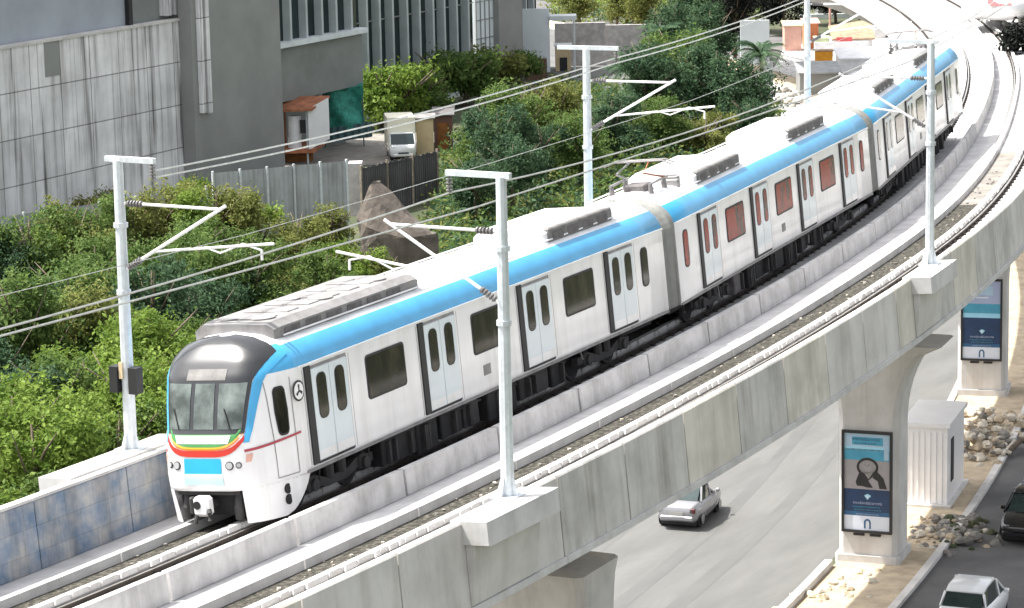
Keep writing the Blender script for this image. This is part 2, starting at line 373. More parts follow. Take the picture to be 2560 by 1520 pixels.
# ================================================================== VIADUCT
via = thing('viaduct', 'long curved concrete metro viaduct with stained parapet panels carrying the blue and white train', 'viaduct', P(10, -2, -3))
S0, S1 = -26, 190
b = MB()
b.sweep([(2.32, 0), (2.32, -0.55), (1.6, -0.9), (0.1, -1.25), (-0.6, -2.6), (-3.3, -2.6), (-4.0, -1.25), (-5.5, -0.9), (-5.98, -0.6), (-5.98, 0)], S0, S1, 2.0, 'deck',
        lambda j: 'deck' if j == 9 else 'conc')
part('deck', b, via)
def panels(b, prof, s0, s1, step, gap, m, shift=0.0):
    s = s0
    while s < s1:
        e = s+step-gap
        n = max(1, int(step/2)); b.loft([[P(s+(e-s)*k/n, v, w) for v, w in prof] for k in range(n+1)], m)
        s += step
b = MB()
rp = random.Random(2); s = S0
while s < S1:
    panels(b, [(-6.20, -1.06), (-5.985, -1.06), (-5.985, 0.56), (-6.02, 0.60), (-6.17, 0.60), (-6.20, 0.56)], s, s+1, 3.02, 0.045, rp.choice(['conc', 'conc', 'concA', 'concB'])); s += 3.02
part('parapet', b, via)
b = MB()
panels(b, [(-6.26, -1.20), (-5.6, -1.20), (-5.6, -1.065), (-6.26, -1.065)], S0, S1, 30.2, 0.02, 'conc_light')
part('parapet_ledge', b, via)
b = MB()
panels(b, [(2.12, 0.01), (2.325, 0.01), (2.325, 1.36), (2.30, 1.39), (2.14, 1.39), (2.12, 1.36)], S0, 62, 3.02, 0.03, 'wallblue')
panels(b, [(2.12, 0.01), (2.325, 0.01), (2.325, 0.45), (2.12, 0.45)], 64, S1, 3.02, 0.03, 'conc_light')
b2 = MB(); panels(b2, [(2.10, 1.392), (2.35, 1.392), (2.35, 1.45), (2.10, 1.45)], S0, 62, 6.04, 0.02, 'conc_light')
w = part('parapet', b, via, label='inner parapet wall with blue paint stains'); part('parapet_coping', b2, via)
b = MB()
panels(b, [(-2.34, 0.01), (-2.12, 0.01), (-2.14, 0.56), (-2.32, 0.56)], 0.6-4.15*6, S1, 4.15, 0.09, 'conc_wall')
part('divider_wall', b, via)
# trench drains and dirt between the guards of both tracks are in the track things
PED_R = [0.4, 26.9, 53.4, 80]; PED_L = [-0.4, 23.4, 48.6, 74]
for s0 in PED_R:
    b = MB()
    for (v0, v1, w0, w1, a, e) in ((-6.78, -5.95, 0.16, 0.615, s0, s0+2.8),):
        b.loft([[P(a, v0+.03, w0), P(a, v1, w0), P(a, v1, w1), P(a, v0+.03, w1)], [P(a+.04, v0, w0-.01), P(a+.04, v1, w0-.01), P(a+.04, v1, w1+.01), P(a+.04, v0, w1+.01)],
                [P(e-.04, v0, w0-.01), P(e-.04, v1, w0-.01), P(e-.04, v1, w1+.01), P(e-.04, v0, w1+.01)], [P(e, v0+.03, w0), P(e, v1, w0), P(e, v1, w1), P(e, v0+.03, w1)]], 'conc_light')
    # haunch below the block, fading into the parapet face
    b.loft([[P(a, -6.205, -1.05), P(a, -6.22, -1.05), P(a, -6.42, .155), P(a, -6.205, .155)] for a in (s0+.05, s0+2.6)], 'conc')
    # mortar crumbs left on the block
    part('mast_pedestal', b, via)
for s0 in PED_L:
    b = MB(); b.loft([[P(a, 2.335, 1.2), P(a, 3.15, 1.2), P(a, 3.15, 1.50), P(a, 2.335, 1.50)] for a in (s0, s0+1.4, s0+2.8, s0+4.2)], 'conc_light')
    part('mast_pedestal', b, via)

# ---- tracks
def track(vc, label):
    t = thing('railway_track', label, 'railway track', P(10, vc, 0.0), 'tracks on the viaduct')
    b = MB(); b.sweep([(vc-.46, .012), (vc+.46, .012), (vc+.46, .10), (vc-.46, .10)], S0, 44, 2, 'trench'); b.sweep([(vc-.46, .012), (vc+.46, .012), (vc+.46, .10), (vc-.46, .10)], 44, 57, 2, 'dirt'); b.sweep([(vc-.46, .012), (vc+.46, .012), (vc+.46, .10), (vc-.46, .10)], 57, S1, 2, 'deck')
    # loose stones on the bed
    for k in range(170):
        s = -12+64*random.random(); v = vc+random.uniform(-.42, .42); r = random.uniform(.02, .055); p = P(s, v, .10)
        b.loft([[p+Vector((r*math.cos(a+k)*random.uniform(.7, 1.2), r*math.sin(a+k)*random.uniform(.7, 1.2), z)) for a in (0, 1.26, 2.5, 3.77, 5.0)] for z in (-.01, r*.9)], 'dirt' if k % 3 else 'rock')
    part('track_bed', b, t)
    for sg in (-1, 1):
        b = MB()
        a0, a1 = (vc+.465, vc+.645) if sg > 0 else (vc-.645, vc-.465)
        b2 = MB()
        panels(b, [(a0, .012), (a1, .012), (a1, .285), (a0, .285)], S0, S1, 4.1, .05, 'conc_light')
        p0, p1 = (vc+.648, vc+1.30) if sg > 0 else (vc-1.30, vc-.648)
        panels(b, [(p0, .012), (p1, .012), (p1, .035), (p0, .035)], S0, S1, 4.1, .05, 'conc_light')
        # ragged cast lip on the outside of the guard
        if sg < 0:
            s = -14.0
            while s < 70:
                l = random.uniform(.2, .7); h = random.uniform(.01, .05); d = random.uniform(.02, .075)
                q = [P(s, a0-d, .20), P(s+l, a0-d*.7, .20), P(s+l, a0+.07, .20), P(s, a0+.07, .20)]
                b.hexa(q+[P(s+.05, a0-d*.5, .285+h*.5), P(s+l-.05, a0-d*.3, .285+h*.6), P(s+l-.04, a0+.06, .287+h*.4), P(s+.04, a0+.06, .287+h*.3)], 'conc_light')
                s += l+random.uniform(-.03, .05)
        part('plinth', b, t)
        b = MB(); rc = vc+sg*.7535
        b.sweep([(rc-.075, .036), (rc+.075, .036), (rc+.075, .055), (rc+.012, .07), (rc+.012, .13), (rc+.036, .135), (rc+.036, .17), (rc-.036, .17), (rc-.036, .135), (rc-.012, .13), (rc-.012, .07), (rc-.075, .055)],
                S0, S1, 2, 'railside', lambda j: 'railhead' if j == 6 else 'railside')
        s = -14.0
        while s < 120:
            b.loft([[P(s, rc+q, w) for q, w in ((-.15, .036), (.15, .036), (.10, .085), (-.10, .085))] for s in (s, s+.14)], 'railside'); s += .7
        part('rail', b, t)
    return t
track(0.0, 'railway track on the left side of the viaduct, under the metro train')
track(-4.3, 'empty railway track on the right side of the viaduct, beside the outer parapet')

# ---- piers with posters
def pier(s, label, flare=1.4, hv0=.94, vc=-2.03, hs0=.85):
    t = thing('viaduct_pier', label, 'pier', G(s, -1.95), 'piers carrying the viaduct')
    T, V = tang(s), latv(s); o = G(s, vc)
    def ring(hv, hs, z, ch=.16):
        return [o+V*a+T*c+Vector((0, 0, z+10)) for a, c in ((-hv+ch, -hs), (hv-ch, -hs), (hv, -hs+ch), (hv, hs-ch), (hv-ch, hs), (-hv+ch, hs), (-hv, hs-ch), (-hv, -hs+ch))]
    b = MB(); b.loft([ring(hv0, hs0, -10), ring(hv0, hs0, -5.6)], 'conc'); part('shaft', b, t)
    b = MB(); rr = []
    for k in range(9):
        u = k/8; z = -5.6+2.75*u; f = 1-math.sqrt(max(0, 1-u*u)); rr.append(ring(hv0+flare*f, hs0+.25*f, z))
    b.loft(rr, 'conc'); part('pier_cap', b, t, smooth=False)
    b = MB(); b.loft([ring(hv0+.1, hs0+.1, -10.02, .1), ring(hv0+.1, hs0+.1, -9.70, .1)], 'conc_light'); part('pier_base', b, t)
    return t
pier(37.6, 'concrete pier with the wristwatch advertisement, nearest the black car', vc=-2.33)
pier(62.0, 'concrete pier farther along the median, with the second blue advertisement', vc=-2.33)
pier(11.0, 'concrete pier under the nearest span, mostly hidden below the parapet', .05, 1.72, -1.95)
# poster
def poster(s, label, watch, dz=0.0):
    T, V = tang(s), latv(s); o = G(s, -2.33, -8.95+dz)-T*.855; U = Vector((0, 0, 1)); R = -V
    # u to the right as seen from the street (-V), w up; n outward = -T
    t = thing('advertisement_board', label, 'billboard', o, 'advertisements on the piers')
    Wd, Hd = 1.62, 3.30
    def q(u, w, d): return o+R*u*(1.62/1.86)+U*w*(3.30/3.62)-T*d
    Wd, Hd = 1.86, 3.62; b = MB()
    def bar(u0, u1, w0, w1, d0, d1, m):
        b.hexa([q(u0, w0, d0), q(u1, w0, d0), q(u1, w0, d1), q(u0, w0, d1), q(u0, w1, d0), q(u1, w1, d0), q(u1, w1, d1), q(u0, w1, d1)], m)
    h = Wd/2
    bar(-h, h, 0, .09, .0, .12, 'frame'); bar(-h, h, Hd-.09, Hd, .0, .12, 'frame'); bar(-h, -h+.09, .09, Hd-.09, .0, .12, 'frame'); bar(h-.09, h, .09, Hd-.09, .0, .12, 'frame')
    part('frame', b, t)
    b = MB(); i = h-.09; top = Hd-.09; n = [0]
    def rect(u0, u1, w0, w1, m, lay): b.face([q(u0, w0, .06+.004*lay), q(u1, w0, .06+.004*lay), q(u1, w1, .06+.004*lay), q(u0, w1, .06+.004*lay)], m)
    def poly(pts, m, lay): b.face([q(u, w, .06+.004*lay) for u, w in pts], m)
    bar(-i, i, .09, top, .0, .06, 'p_navy')
    rect(-i, i, .09, .60, 'p_white', 1)
    rect(-i, i, .60, .75, 'p_deep', 1)
    if watch:
        rect(-i, i, 1.55, 2.58, 'p_greige', 1); rect(-i, i, 2.58, 2.98, 'p_teal', 1); rect(-i, i, 2.92, 3.06, 'p_light', 1); rect(-i, i, 3.06, top, 'p_sky', 1)
        rect(-.55, .58, 3.12, 3.40, 'p_teal', 2)
        rect(.62, .80, 2.62, 3.35, 'p_sky', 2)
        # wristwatch: strap loop, dial, tail of the strap
        c = (.02, 2.34)
        ring = [(c[0]+.40*math.cos(a), c[1]+.34*math.sin(a)) for a in [k*PI/14 for k in range(-3, 18)]]
        poly(ring+[(-.42, 1.80), (-.36, 1.66), (-.16, 1.66), (.02, 1.62), (.22, 1.62), (.05, 1.86)], 'frame', 3)
        poly([(.36, 2.22), (.60, 1.98), (.74, 1.60), (.46, 1.60), (.40, 1.86), (.20, 1.98)], 'frame', 3)
        poly([(.02+.31*math.cos(a), 2.35+.24*math.sin(a)) for a in [k*PI/12 for k in range(24)]], 'p_skin', 4)
        poly([(-.12, 2.16), (.22, 2.16), (.06, 1.92)], 'p_skin', 4)
        poly([(.02+.24*math.cos(a), 2.37+.18*math.sin(a)) for a in [k*PI/12 for k in range(24)]], 'p_greige', 5)
        for k in range(12):
            a = k*PI/6; ca_, sa_ = math.cos(a), math.sin(a)
            poly([(.02+.21*ca_-.012*sa_, 2.37+.155*sa_+.012*ca_), (.02+.21*ca_+.012*sa_, 2.37+.155*sa_-.012*ca_), (.02+.17*ca_, 2.37+.125*sa_)], 'frame', 6)
        poly([(.01, 2.36), (.03, 2.36), (.12, 2.47), (.11, 2.48)], 'frame', 6); poly([(.01, 2.38), (.03, 2.36), (-.07, 2.46), (-.08, 2.45)], 'frame', 6)
    else:
        rect(-i, i, 1.90, 2.10, 'p_light', 1); rect(-i, i, 2.10, 2.52, 'p_teal', 1); rect(-i, i, 2.52, top, 'p_lav', 1); rect(-.4, .5, 2.9, 3.3, 'p_sky', 2)
        rect(-.25, .3, 2.76, 2.82, 'p_white', 2)
    # small diamond mark, strapline block, lines of unreadably small print
    poly([(-.10, 1.33), (.02, 1.40), (.16, 1.33), (.02, 1.18)], 'p_light', 3); poly([(-.05, 1.31), (.02, 1.34), (.09, 1.31), (.02, 1.22)], 'p_white', 4)
    rnd = random.Random(5)
    def script(u0, u1, w0, hh, m, lay):
        u = u0
        while u < u1:
            l = rnd.uniform(.018, .05); k = rnd.random()
            rect(u, u+l*.45, w0, w0+hh*(1 if k < .4 else .7), m, lay)
            rect(u+l*.45, u+l, w0+(hh*.55 if k > .5 else 0), w0+hh*(.7 if k > .5 else .2), m, lay); u += l+.014
    script(-.50, .55, 1.02, .09, 'p_lav', 3); script(-.52, .50, .90, .05, 'p_teal', 3); script(-.46, .50, .80, .05, 'p_teal', 3); script(-.40, .45, .64, .05, 'p_lav', 3)
    if watch: script(-.55, .45, 3.28, .10, 'p_navy', 3); script(-.45, .35, 3.15, .07, 'p_navy', 3)
    # arch mark on the white panel
    arc = [(.02+.13*math.cos(a), .36+.14*math.sin(a)) for a in [k*PI/10 for k in range(11)]]
    arci = [(.02+.065*math.cos(a), .35+.085*math.sin(a)) for a in [k*PI/10 for k in range(10, -1, -1)]]
    pts = [(.15, .16)]+arc+[(-.11, .16), (-.045, .16)]+arci+[(.085, .16)]
    for k in range(10):
        poly([arc[k], arc[k+1], arci[9-k], arci[10-k]], 'p_deep', 2)
    rect(.085, .15, .15, .36, 'p_deep', 2); rect(-.11, -.045, .15, .36, 'p_deep', 2)
    part('poster_panel', b, t)
    b = MB()
    for u in (-.5, .1): bar2 = b.hexa([q(u, -.12, .0), q(u+.4, -.12, .0), q(u+.4, -.12, .06), q(u, -.12, .06), q(u, -.05, .0), q(u+.4, -.05, .0), q(u+.4, -.05, .06), q(u, -.05, .06)], 'under2')
    part('bracket', b, t)
poster(37.6, 'framed blue advertisement showing a wristwatch, on the nearer pier', True)
poster(62.0, 'framed advertisement in plain blue bands, on the farther pier', False, .45)

# ================================================================== TRAIN
LEN1, X0, DSP, DW, GAP = 20.698, 2.69, 4.813, 1.633, 0.80
TH = [0.0, 0.089, 0.177]
tailo = LEN1-X0-3*DSP; FIRST2 = tailo-DW; LEN2 = 2*FIRST2+DW+3*DSP
tr = thing('metro_train', 'white metro train with sky blue roof edges, three carriages, rounding the curve of the viaduct', 'train', (0, 0, 0))
SEC = [(1.30, 1.00), (1.43, 1.02), (1.45, 1.12), (1.45, 3.12), (1.445, 3.20), (1.40, 3.34), (1.31, 3.50), (1.14, 3.66), (0.98, 3.745), (0.62, 3.86), (0.0, 3.93)]
def hw_of(w):
    if w <= 1.12: return 1.45
    for (a, b1), (a2, b2) in zip(SEC[2:], SEC[3:]):
        if b1 <= w <= b2: return a+(a2-a)*(w-b1)/(b2-b1)
    return 0.0
XB = 2.35
XFP = [(0.25, .98), (0.95, .82), (1.3, .78), (1.9, .86), (2.1, .93), (2.16, .98), (2.7, 1.12), (3.2, 1.30), (3.5, 1.52), (3.66, 1.68), (3.80, 1.84), (3.88, 1.98), (3.93, 2.12)]
def xf_of(w):
    if w <= XFP[0][0]: return XFP[0][1]
    for (a, b1), (a2, b2) in zip(XFP, XFP[1:]):
        if a <= w <= a2: return b1+(b2-b1)*(w-a)/(a2-a)
    return XFP[-1][1]
NP_ = 5.0
def nose_y(y, w, o=0.0):      # point on the nose by lateral position
    h = max(hw_of(w), .001); x0 = xf_of(w); sft = min(1, abs(y)/h)
    p = Vector((x0+(XB-x0)*sft**NP_, y, w))
    return p if o == 0 else p+nose_n(y, w)*o
def nose_n(y, w):
    e = .01; a = nose_y(y+e, w)-nose_y(y-e, w); c_ = nose_y(y, w+e)-nose_y(y, w-e)
    n = a.cross(c_).normalized(); return n if n.x < 0 else -n
def nose_x(x, w, o=0.0, sg=-1):   # point on the flank by distance back
    h = hw_of(w); x0 = xf_of(w); t = min(1, max(0.0001, (x-x0)/(XB-x0)))
    return Vector((x, sg*(h*t**(1/NP_)+o), w))
def npatch(b, w0, w1, yl, yr, m, o=.012, nu=10, nv=12):
    def f(u, v):
        w = w0+(w1-w0)*u; return nose_y(yl(u)+(yr(u)-yl(u))*v, w, o)
    b.grid(f, nu, nv, m)
def fpatch(b, x0, x1, w0, w1, m, o=.012, nu=8, nv=8, sg=-1):
    b.grid(lambda u, v: nose_x(x0+(x1-x0)*u, (w0(u) if callable(w0) else w0)+((w1(u) if callable(w1) else w1)-(w0(u) if callable(w0) else w0))*v, o, sg), nu, nv, m)

def sub(name, mb, parent, smooth=False, label=None):
    o = bpy.data.objects.new(name, mb.mesh(name, None, smooth)); C.objects.link(o); o.parent = parent
    if label: o['label'] = label
    return o
def round_rect(b, x0, x1, z0, z1, r, y, th, m, skew=0.0, n=5):
    pts = []
    for cx_, cz_, a0 in ((x1-r, z1-r, 0), (x0+r, z1-r, 90), (x0+r, z0+r, 180), (x1-r, z0+r, 270)):
        for k in range(n+1):
            a = math.radians(a0+90*k/n); pts.append((cx_+r*math.cos(a), cz_+r*math.sin(a)))
    b.loft([[(x, y, z) for x, z in pts], [(x, y-th, z) for x, z in pts]], m)

def carriage(idx, pos, th):
    L_ = LEN1 if idx != 1 else LEN2
    xs = XB if idx == 0 else 0.0
    cab = idx == 0
    b = MB()
    full = [(-y, z) for y, z in SEC]+[(y, z) for y, z in reversed(SEC[:-1])]
    def secmat(j):
        z = (full[j][1]+full[min(j+1, len(full)-1)][1])/2
        return 'trainwhite' if z < 3.19 else ('blue' if z < 3.70 else 'trainroof')
    nseg = 14; base = len(b.v); q = len(full)
    for k in range(nseg+1):
        x = xs+(L_-xs)*k/nseg
        b.v += [Vector((x, y, z)) for y, z in full]
    for k in range(nseg):
        for j in range(q-1):
            b.f.append((base+k*q+j, base+k*q+j+1, base+(k+1)*q+j+1, base+(k+1)*q+j)); b.m.append(b.mi(secmat(j)))
        b.f.append((base+k*q+q-1, base+k*q, base+(k+1)*q, base+(k+1)*q+q-1)); b.m.append(b.mi('under'))
    b.f.append(tuple(base+nseg*q+j for j in range(q))); b.m.append(b.mi('bellows'))
    if not cab: b.f.append(tuple(base+j for j in reversed(range(q)))); b.m.append(b.mi('bellows'))
    else:
        ws = [1.0, 1.06, 1.12, 1.3, 1.5, 1.7, 1.9, 2.1, 2.16, 2.3, 2.5, 2.7, 2.9, 3.05, 3.12, 3.20, 3.27, 3.34, 3.42, 3.50, 3.58, 3.66, 3.70, 3.745, 3.80, 3.83, 3.86, 3.89, 3.91, 3.93]
        NT = 48; base = len(b.v)
        for w in ws:
            h = hw_of(w)
            for t in range(NT+1):
                a = -1+2*t/NT; sft = math.copysign(1-(1-abs(a))**1.8, a)
                b.v.append(nose_y(sft*max(h, 0.001), w))
        for i in range(len(ws)-1):
            for t in range(NT):
                w = (ws[i]+ws[i+1])/2; a = base+i*(NT+1)+t
                ym = (b.v[a].y+b.v[a+1].y)/2; xm = (b.v[a].x+b.v[a+1].x)/2
                mm = 'trainwhite' if w < 3.19 else ('blue' if w < 3.70 else 'trainroof')
                b.f.append((a, a+1, a+NT+2, a+NT+1)); b.m.append(b.mi(mm))
        b.f.append(tuple(base+t for t in range(NT+1))); b.m.append(b.mi('under'))
    car = bpy.data.objects.new('carriage', b.mesh('carriage', None, False)); C.objects.link(car); car.parent = tr
    for p in car.data.polygons: p.use_smooth = True
    bmod = car.data
    car['label'] = ['front carriage with driving cab', 'middle carriage', 'rear carriage farthest away'][idx]
    R3 = Matrix.Rotation(th, 4, 'Z') @ Matrix.Rotation(-CANT, 4, 'X')
    car.matrix_world = Matrix.Translation(pos) @ R3
    Y = -1.45
    first = X0 if cab else FIRST2
    gl = 'glass' if idx != 1 else 'glassred'
    # gutter line between blue and white, cant rail
    b = MB(); b.box(xs+.1, L_, -1.475, -1.44, 3.155, 3.20, 'trainwhite'); b.box(xs+.05, L_, -1.462, -1.40, 1.0, 1.06, 'acgrey'); sub('side_rail', b, car)
    for d in range(4):
        x = first+d*DSP
        b = MB(); b.box(x-.06, x+.165, Y-.036, Y+.02, 1.12, 3.14, 'black'); b.box(x+.17, x+DW+.02, Y-.008, Y+.02, 3.06, 3.12, 'acgrey'); b.box(x+DW-.005, x+DW+.02, Y-.010, Y+.02, 1.13, 3.06, 'under2'); b.box(x+.17, x+DW, Y-.006, Y+.02, 1.10, 1.15, 'under2')  # black strip: seal plus the door reveal's shade, put in as colour
        sub('door_frame', b, car)
        for l in range(2):
            x1 = x+.175+l*.735; x2 = x1+.715
            b = MB(); b.box(x1, x2, Y-.03, Y-.001, 1.16, 3.05, 'doorgrey', .012)
            b.box(x1+.02, x2-.02, Y-.034, Y-.03, 1.18, 1.36, 'trainwhite')
            sub('door', b, car)
            b = MB(); round_rect(b, x1+.17, x2-.155, 1.98, 2.93, .15, Y-.028, .010, 'black'); round_rect(b, x1+.19, x2-.175, 2.0, 2.91, .135, Y-.037, .004, gl)
            sub('door_window', b, car)
        if d < 3:
            xc_ = (x+DW+x+DSP)/2+.02
            b = MB(); round_rect(b, xc_-.84, xc_+.84, 1.95, 2.90, .10, Y-.001, .014, 'black'); round_rect(b, xc_-.79, xc_+.79, 2.0, 2.85, .07, Y-.014, .006, gl)
            sub('window', b, car)
    nw = [L_-1.25] if cab else [.78, L_-.98]
    for x in nw:
        b = MB(); round_rect(b, x-.22, x+.2, 1.90, 2.90, .15, Y-.001, .014, 'black'); round_rect(b, x-.185, x+.165, 1.94, 2.86, .13, Y-.014, .006, gl); sub('window', b, car)
    b = MB(); b.box(first+DSP+DW+1.15, first+DSP+DW+1.5, Y-.012, Y, 1.42, 1.66, 'acgrey', .01); sub('side_hatch', b, car)
    # vertical panel joints
    for d in range(4):
        for xx in (first+d*DSP-.12, first+d*DSP+DW+.12):
            if xx < L_: b = MB(); b.box(xx-.006, xx+.006, Y-.003, Y+.01, 1.13, 3.1, 'acgrey'); sub('panel_joint', b, car)
    # roof equipment
    units = [(2.5, 8.6), (14.9, 18.9)] if cab else [(3.4, 7.6), (12.4, 16.6)]
    for k, (x1, x2) in enumerate(units):
        b = MB(); prof = [(-.98, 3.70), (.98, 3.70), (.98, 3.98), (.80, 4.10), (-.80, 4.10), (-.98, 3.98)]
        e = .25
        b.loft([[(x1, y*.96, z-.04*(z > 3.9)) for y, z in prof]]+[[(x, y, z) for y, z in prof] for x in (x1+e, x2-e)]+[[(x2, y*.96, z-.04*(z > 3.9)) for y, z in prof]], 'acgrey' if (cab and k == 0) else 'trainroof')
        if not (cab and k == 0): b.box(x1+.2, x2-.2, -1.03, -.80, 3.73, 4.07, 'acside', .03)
        n = int((x2-x1-.5)/.85)
        for j in range(n):
            xa = x1+.35+j*.85
            b.box(xa, xa+.62, -1.04 if not (cab and k == 0) else -.995, -.96, 3.78, 3.98 if not (cab and k == 0) else 3.94, 'acdark', .01)
            b.box(xa+.05, xa+.5, -.55, .55, 4.095, 4.125, 'trainroof' if (k or not cab) else 'acgrey', .01)
        for j in range(3):
            xa = x1+.5+(x2-x1-1)*j/2.2
            for yy in (-.4, .4): b.disc((xa, yy, 4.10), (0, 0, 1), .27, .03, 'acgrey' if (cab and k == 0) else 'trainroof', 14)
        sub('roof_unit', b, car)
    b = MB()
    for yy in (-1.02, 1.02):
        b.tube([(xs+.4, yy, 3.80), (L_-.2, yy, 3.80)], .02, 'trainroof', 6)
    for j in range(int((L_-xs)/1.2)):
        xa = xs+.6+1.2*j; b.tube([(xa, q_*.98, 3.935-.19*abs(q_)**2) for q_ in (-1, -.6, -.3, 0, .3, .6, 1)], .012, 'trainroof', 4)
    sub('roof_rib', b, car)
    if idx in (1, 2):     # folded pantograph
        b = MB(); x = 1.5 if idx == 1 else 17.6
        for yy in (-.55, .55):
            for xx in (-.5, .6): b.tube([(x+xx, yy, 3.80), (x+xx, yy, 4.10)], [.09, .06], 'insul', 8)
            b.tube([(x-.6, yy, 4.12), (x+.9, yy, 4.14)], .035, 'acgrey', 6)
            b.tube([(x+.7, yy, 4.15), (x-.5, yy*.7, 4.42), (x+.3, yy*.5, 4.62)], .03, 'rust' if yy < 0 else 'acgrey', 6)
        for xx in (.15, .45):
            b.tube([(x+xx, -.95, 4.56), (x+xx, -.7, 4.66), (x+xx, .7, 4.66), (x+xx, .95, 4.56)], .028, 'acgrey', 6)
        b.box(x-.3, x+.4, -.3, .3, 3.88, 4.08, 'acdark', .03)
        sub('pantograph', b, car)
        b = MB()
        for k in range(5):
            xx = x+1.0+.3*k; b.box(xx, xx+.2, -.8+.1*k, -.3+.1*k, 3.78, 4.02+.05*(k % 2), 'acgrey', .02)
        sub('roof_equipment', b, car)
    # underframe: sill, boxes, bogies
    b = MB(); b.box(xs+.3, L_-.1, -.95, .95, .72, .995, 'under'); sub('underframe', b, car)
    rnd = random.Random(20+idx)
    bog = [3.9, L_-3.6] if cab else [3.3, L_-3.3]
    x = bog[0]+1.75
    while x < bog[1]-2.4:
        l = rnd.uniform(.5, 1.6); dp = rnd.uniform(.28, .42); m = rnd.choice(['under', 'under', 'under2', 'under', 'under2', 'acdark'])
        b = MB(); b.box(x, x+l, -1.36+rnd.uniform(0, .18), -.6, dp, .97, m, .03)
        for k in range(rnd.randint(1, 3)):
            xa = x+rnd.uniform(.05, l-.15); b.box(xa, xa+.08, -1.40, -1.16, dp+.05, .9, 'under2', .008)
        if rnd.random() < .5: b.tube([(x, -1.25, .9), (x+l+.2, -1.25, .86)], .03, 'under2', 6)
        sub('equipment_box', b, car); x += l+rnd.uniform(.06, .5)
    for k in range(12):
        b = MB(); xa = rnd.uniform(xs+.8, L_-.6); b.tube([(xa, -1.2, .98), (xa+rnd.uniform(-.1, .1), -1.22, rnd.uniform(.5, .75)), (xa+rnd.uniform(.1, .4), -1.15, rnd.uniform(.45, .8))], .022, 'under2' if k % 3 else 'acgrey', 5); sub('hose', b, car)
    for bx in bog:
        b = MB()
        for yy in (-1.12, 1.12):
            b.loft([[(bx+xx, yy-.09, z0), (bx+xx, yy+.09, z0), (bx+xx, yy+.09, z1), (bx+xx, yy-.09, z1)] for xx, z0, z1 in ((-1.5, .60, .78), (-.8, .58, .80), (-.4, .48, .66), (.4, .48, .66), (.8, .58, .80), (1.5, .60, .78))], 'under2')
            for xx in (-1.05, 1.05):
                b.box(bx+xx-.17, bx+xx+.17, yy-.15, yy+.05, .52, .84, 'under2', .04)
                b.disc((bx+xx, yy-.16 if yy < 0 else yy+.1, .66), (0, -1 if yy < 0 else 1, 0), .13, .06, 'under2', 14)
            for xx in (-.25, .25): b.tube([(bx+xx, yy-.02, .64), (bx+xx, yy-.02, .95)], .13, 'under2', 10)
        b.box(bx-.3, bx+.3, -1.0, 1.0, .5, .72, 'under'); sub('bogie', b, car)
        for xx in (-1.05, 1.05):
            b = MB()
            for yy in (-.80, .70): b.disc((bx+xx, yy, .60), (0, 1, 0), .43, .10, 'under2', 24); b.disc((bx+xx, yy-.012, .60), (0, 1, 0), .34, .01, 'under', 24)
            b.tube([(bx+xx, -.8, .60), (bx+xx, .8, .60)], .08, 'under', 8); sub('wheel', b, car)
    if idx < 2:           # gangway bellows to the next carriage
        b = MB(); n = 9
        e2 = Vector((math.cos(.0445), math.sin(.0445), 0)); per = Vector((-e2.y, e2.x, 0))
        for k in range(n+1):
            for j, sc in ((0, 1.0), (1, .955)):
                pass
        rings = []
        for k in range(2*n+1):
            f = 1.0 if k % 2 else .94; x = L_-.02+(GAP+.04)*k/(2*n)
            rings.append([(x, y*f*.95, 1.02+(z-1.02)*(.93+.03*(f-.94)/.06)) for y, z in full])
        b.loft(rings, 'bellows'); sub('gangway', b, car)
        b = MB(); b.tube([(L_-.1, 0, .75), (L_+GAP+.1, .0, .75)], .09, 'under2', 8); sub('coupler', b, car)
    if cab:
        # charcoal visor and its three panes
        b = MB()
        yb = lambda w: .89+.10*(w-2.12) if w < 3.12 else .99+.42*(w-3.12)
        for w0, w1 in ((2.12, 3.12),): npatch(b, w0, w1, lambda u: -yb(2.12+u), lambda u: yb(2.12+u), 'mask', .012, 12, 24)
        def top_y(w): return max(.02, min(yb(w), hw_of(w)*.945))
        ws = [3.12+.79*k/14 for k in range(15)]
        for k in range(14):
            npatch(b, ws[k], ws[k+1], lambda u, k=k: -top_y(ws[k]+u*(ws[k+1]-ws[k])), lambda u, k=k: top_y(ws[k]+u*(ws[k+1]-ws[k])), 'mask', .012, 1, 24)
        sub('visor', b, car, smooth=True)
        for y0, y1, y2, y3 in ((-.84, -.33, -.92, -.33), (-.24, .24, -.23, .23), (.33, .84, .33, .92)):
            b = MB(); npatch(b, 2.22, 3.10, lambda u: y0+(y2-y0)*u, lambda u: y1+(y3-y1)*u, 'glassgrey', .022, 10, 8); sub('windshield', b, car, smooth=True)
        b = MB(); npatch(b, 3.16, 3.36, lambda u: -.46, lambda u: .46, 'acside', .02, 4, 10); sub('destination_display', b, car, smooth=True)
        b = MB()
        for y0 in (-.62, .58): b.tube([nose_y(y0, 2.22, .04), nose_y(y0+.14, 2.62, .04)], .012, 'black', 5)
        sub('wiper', b, car)
        # blue surround down both cheeks
        for sg in (-1, 1):
            b = MB()
            def yy(u, e): 
                w = 1.95+u*(3.60-1.95); return sg*min(min(yb(w), hw_of(w)*.945)+.006+e*(.10+.07*u), hw_of(w)*.99)
            npatch(b, 1.95, 3.60, lambda u: yy(u, 0), lambda u: yy(u, 1), 'blue', .010, 16, 6); sub('cheek_stripe', b, car, smooth=True)
        # rainbow smile
        def smile(b, wlo, whi, half, m, o, dip=.0):
            n = 24
            def f(u, v):
                a = -1+2*u; y = half*a; rise = .30*abs(a)**4.5
                return nose_y(y, wlo+rise+(whi-wlo)*v*(1-.15*abs(a)), o)
            b.grid(f, n, 3, m)
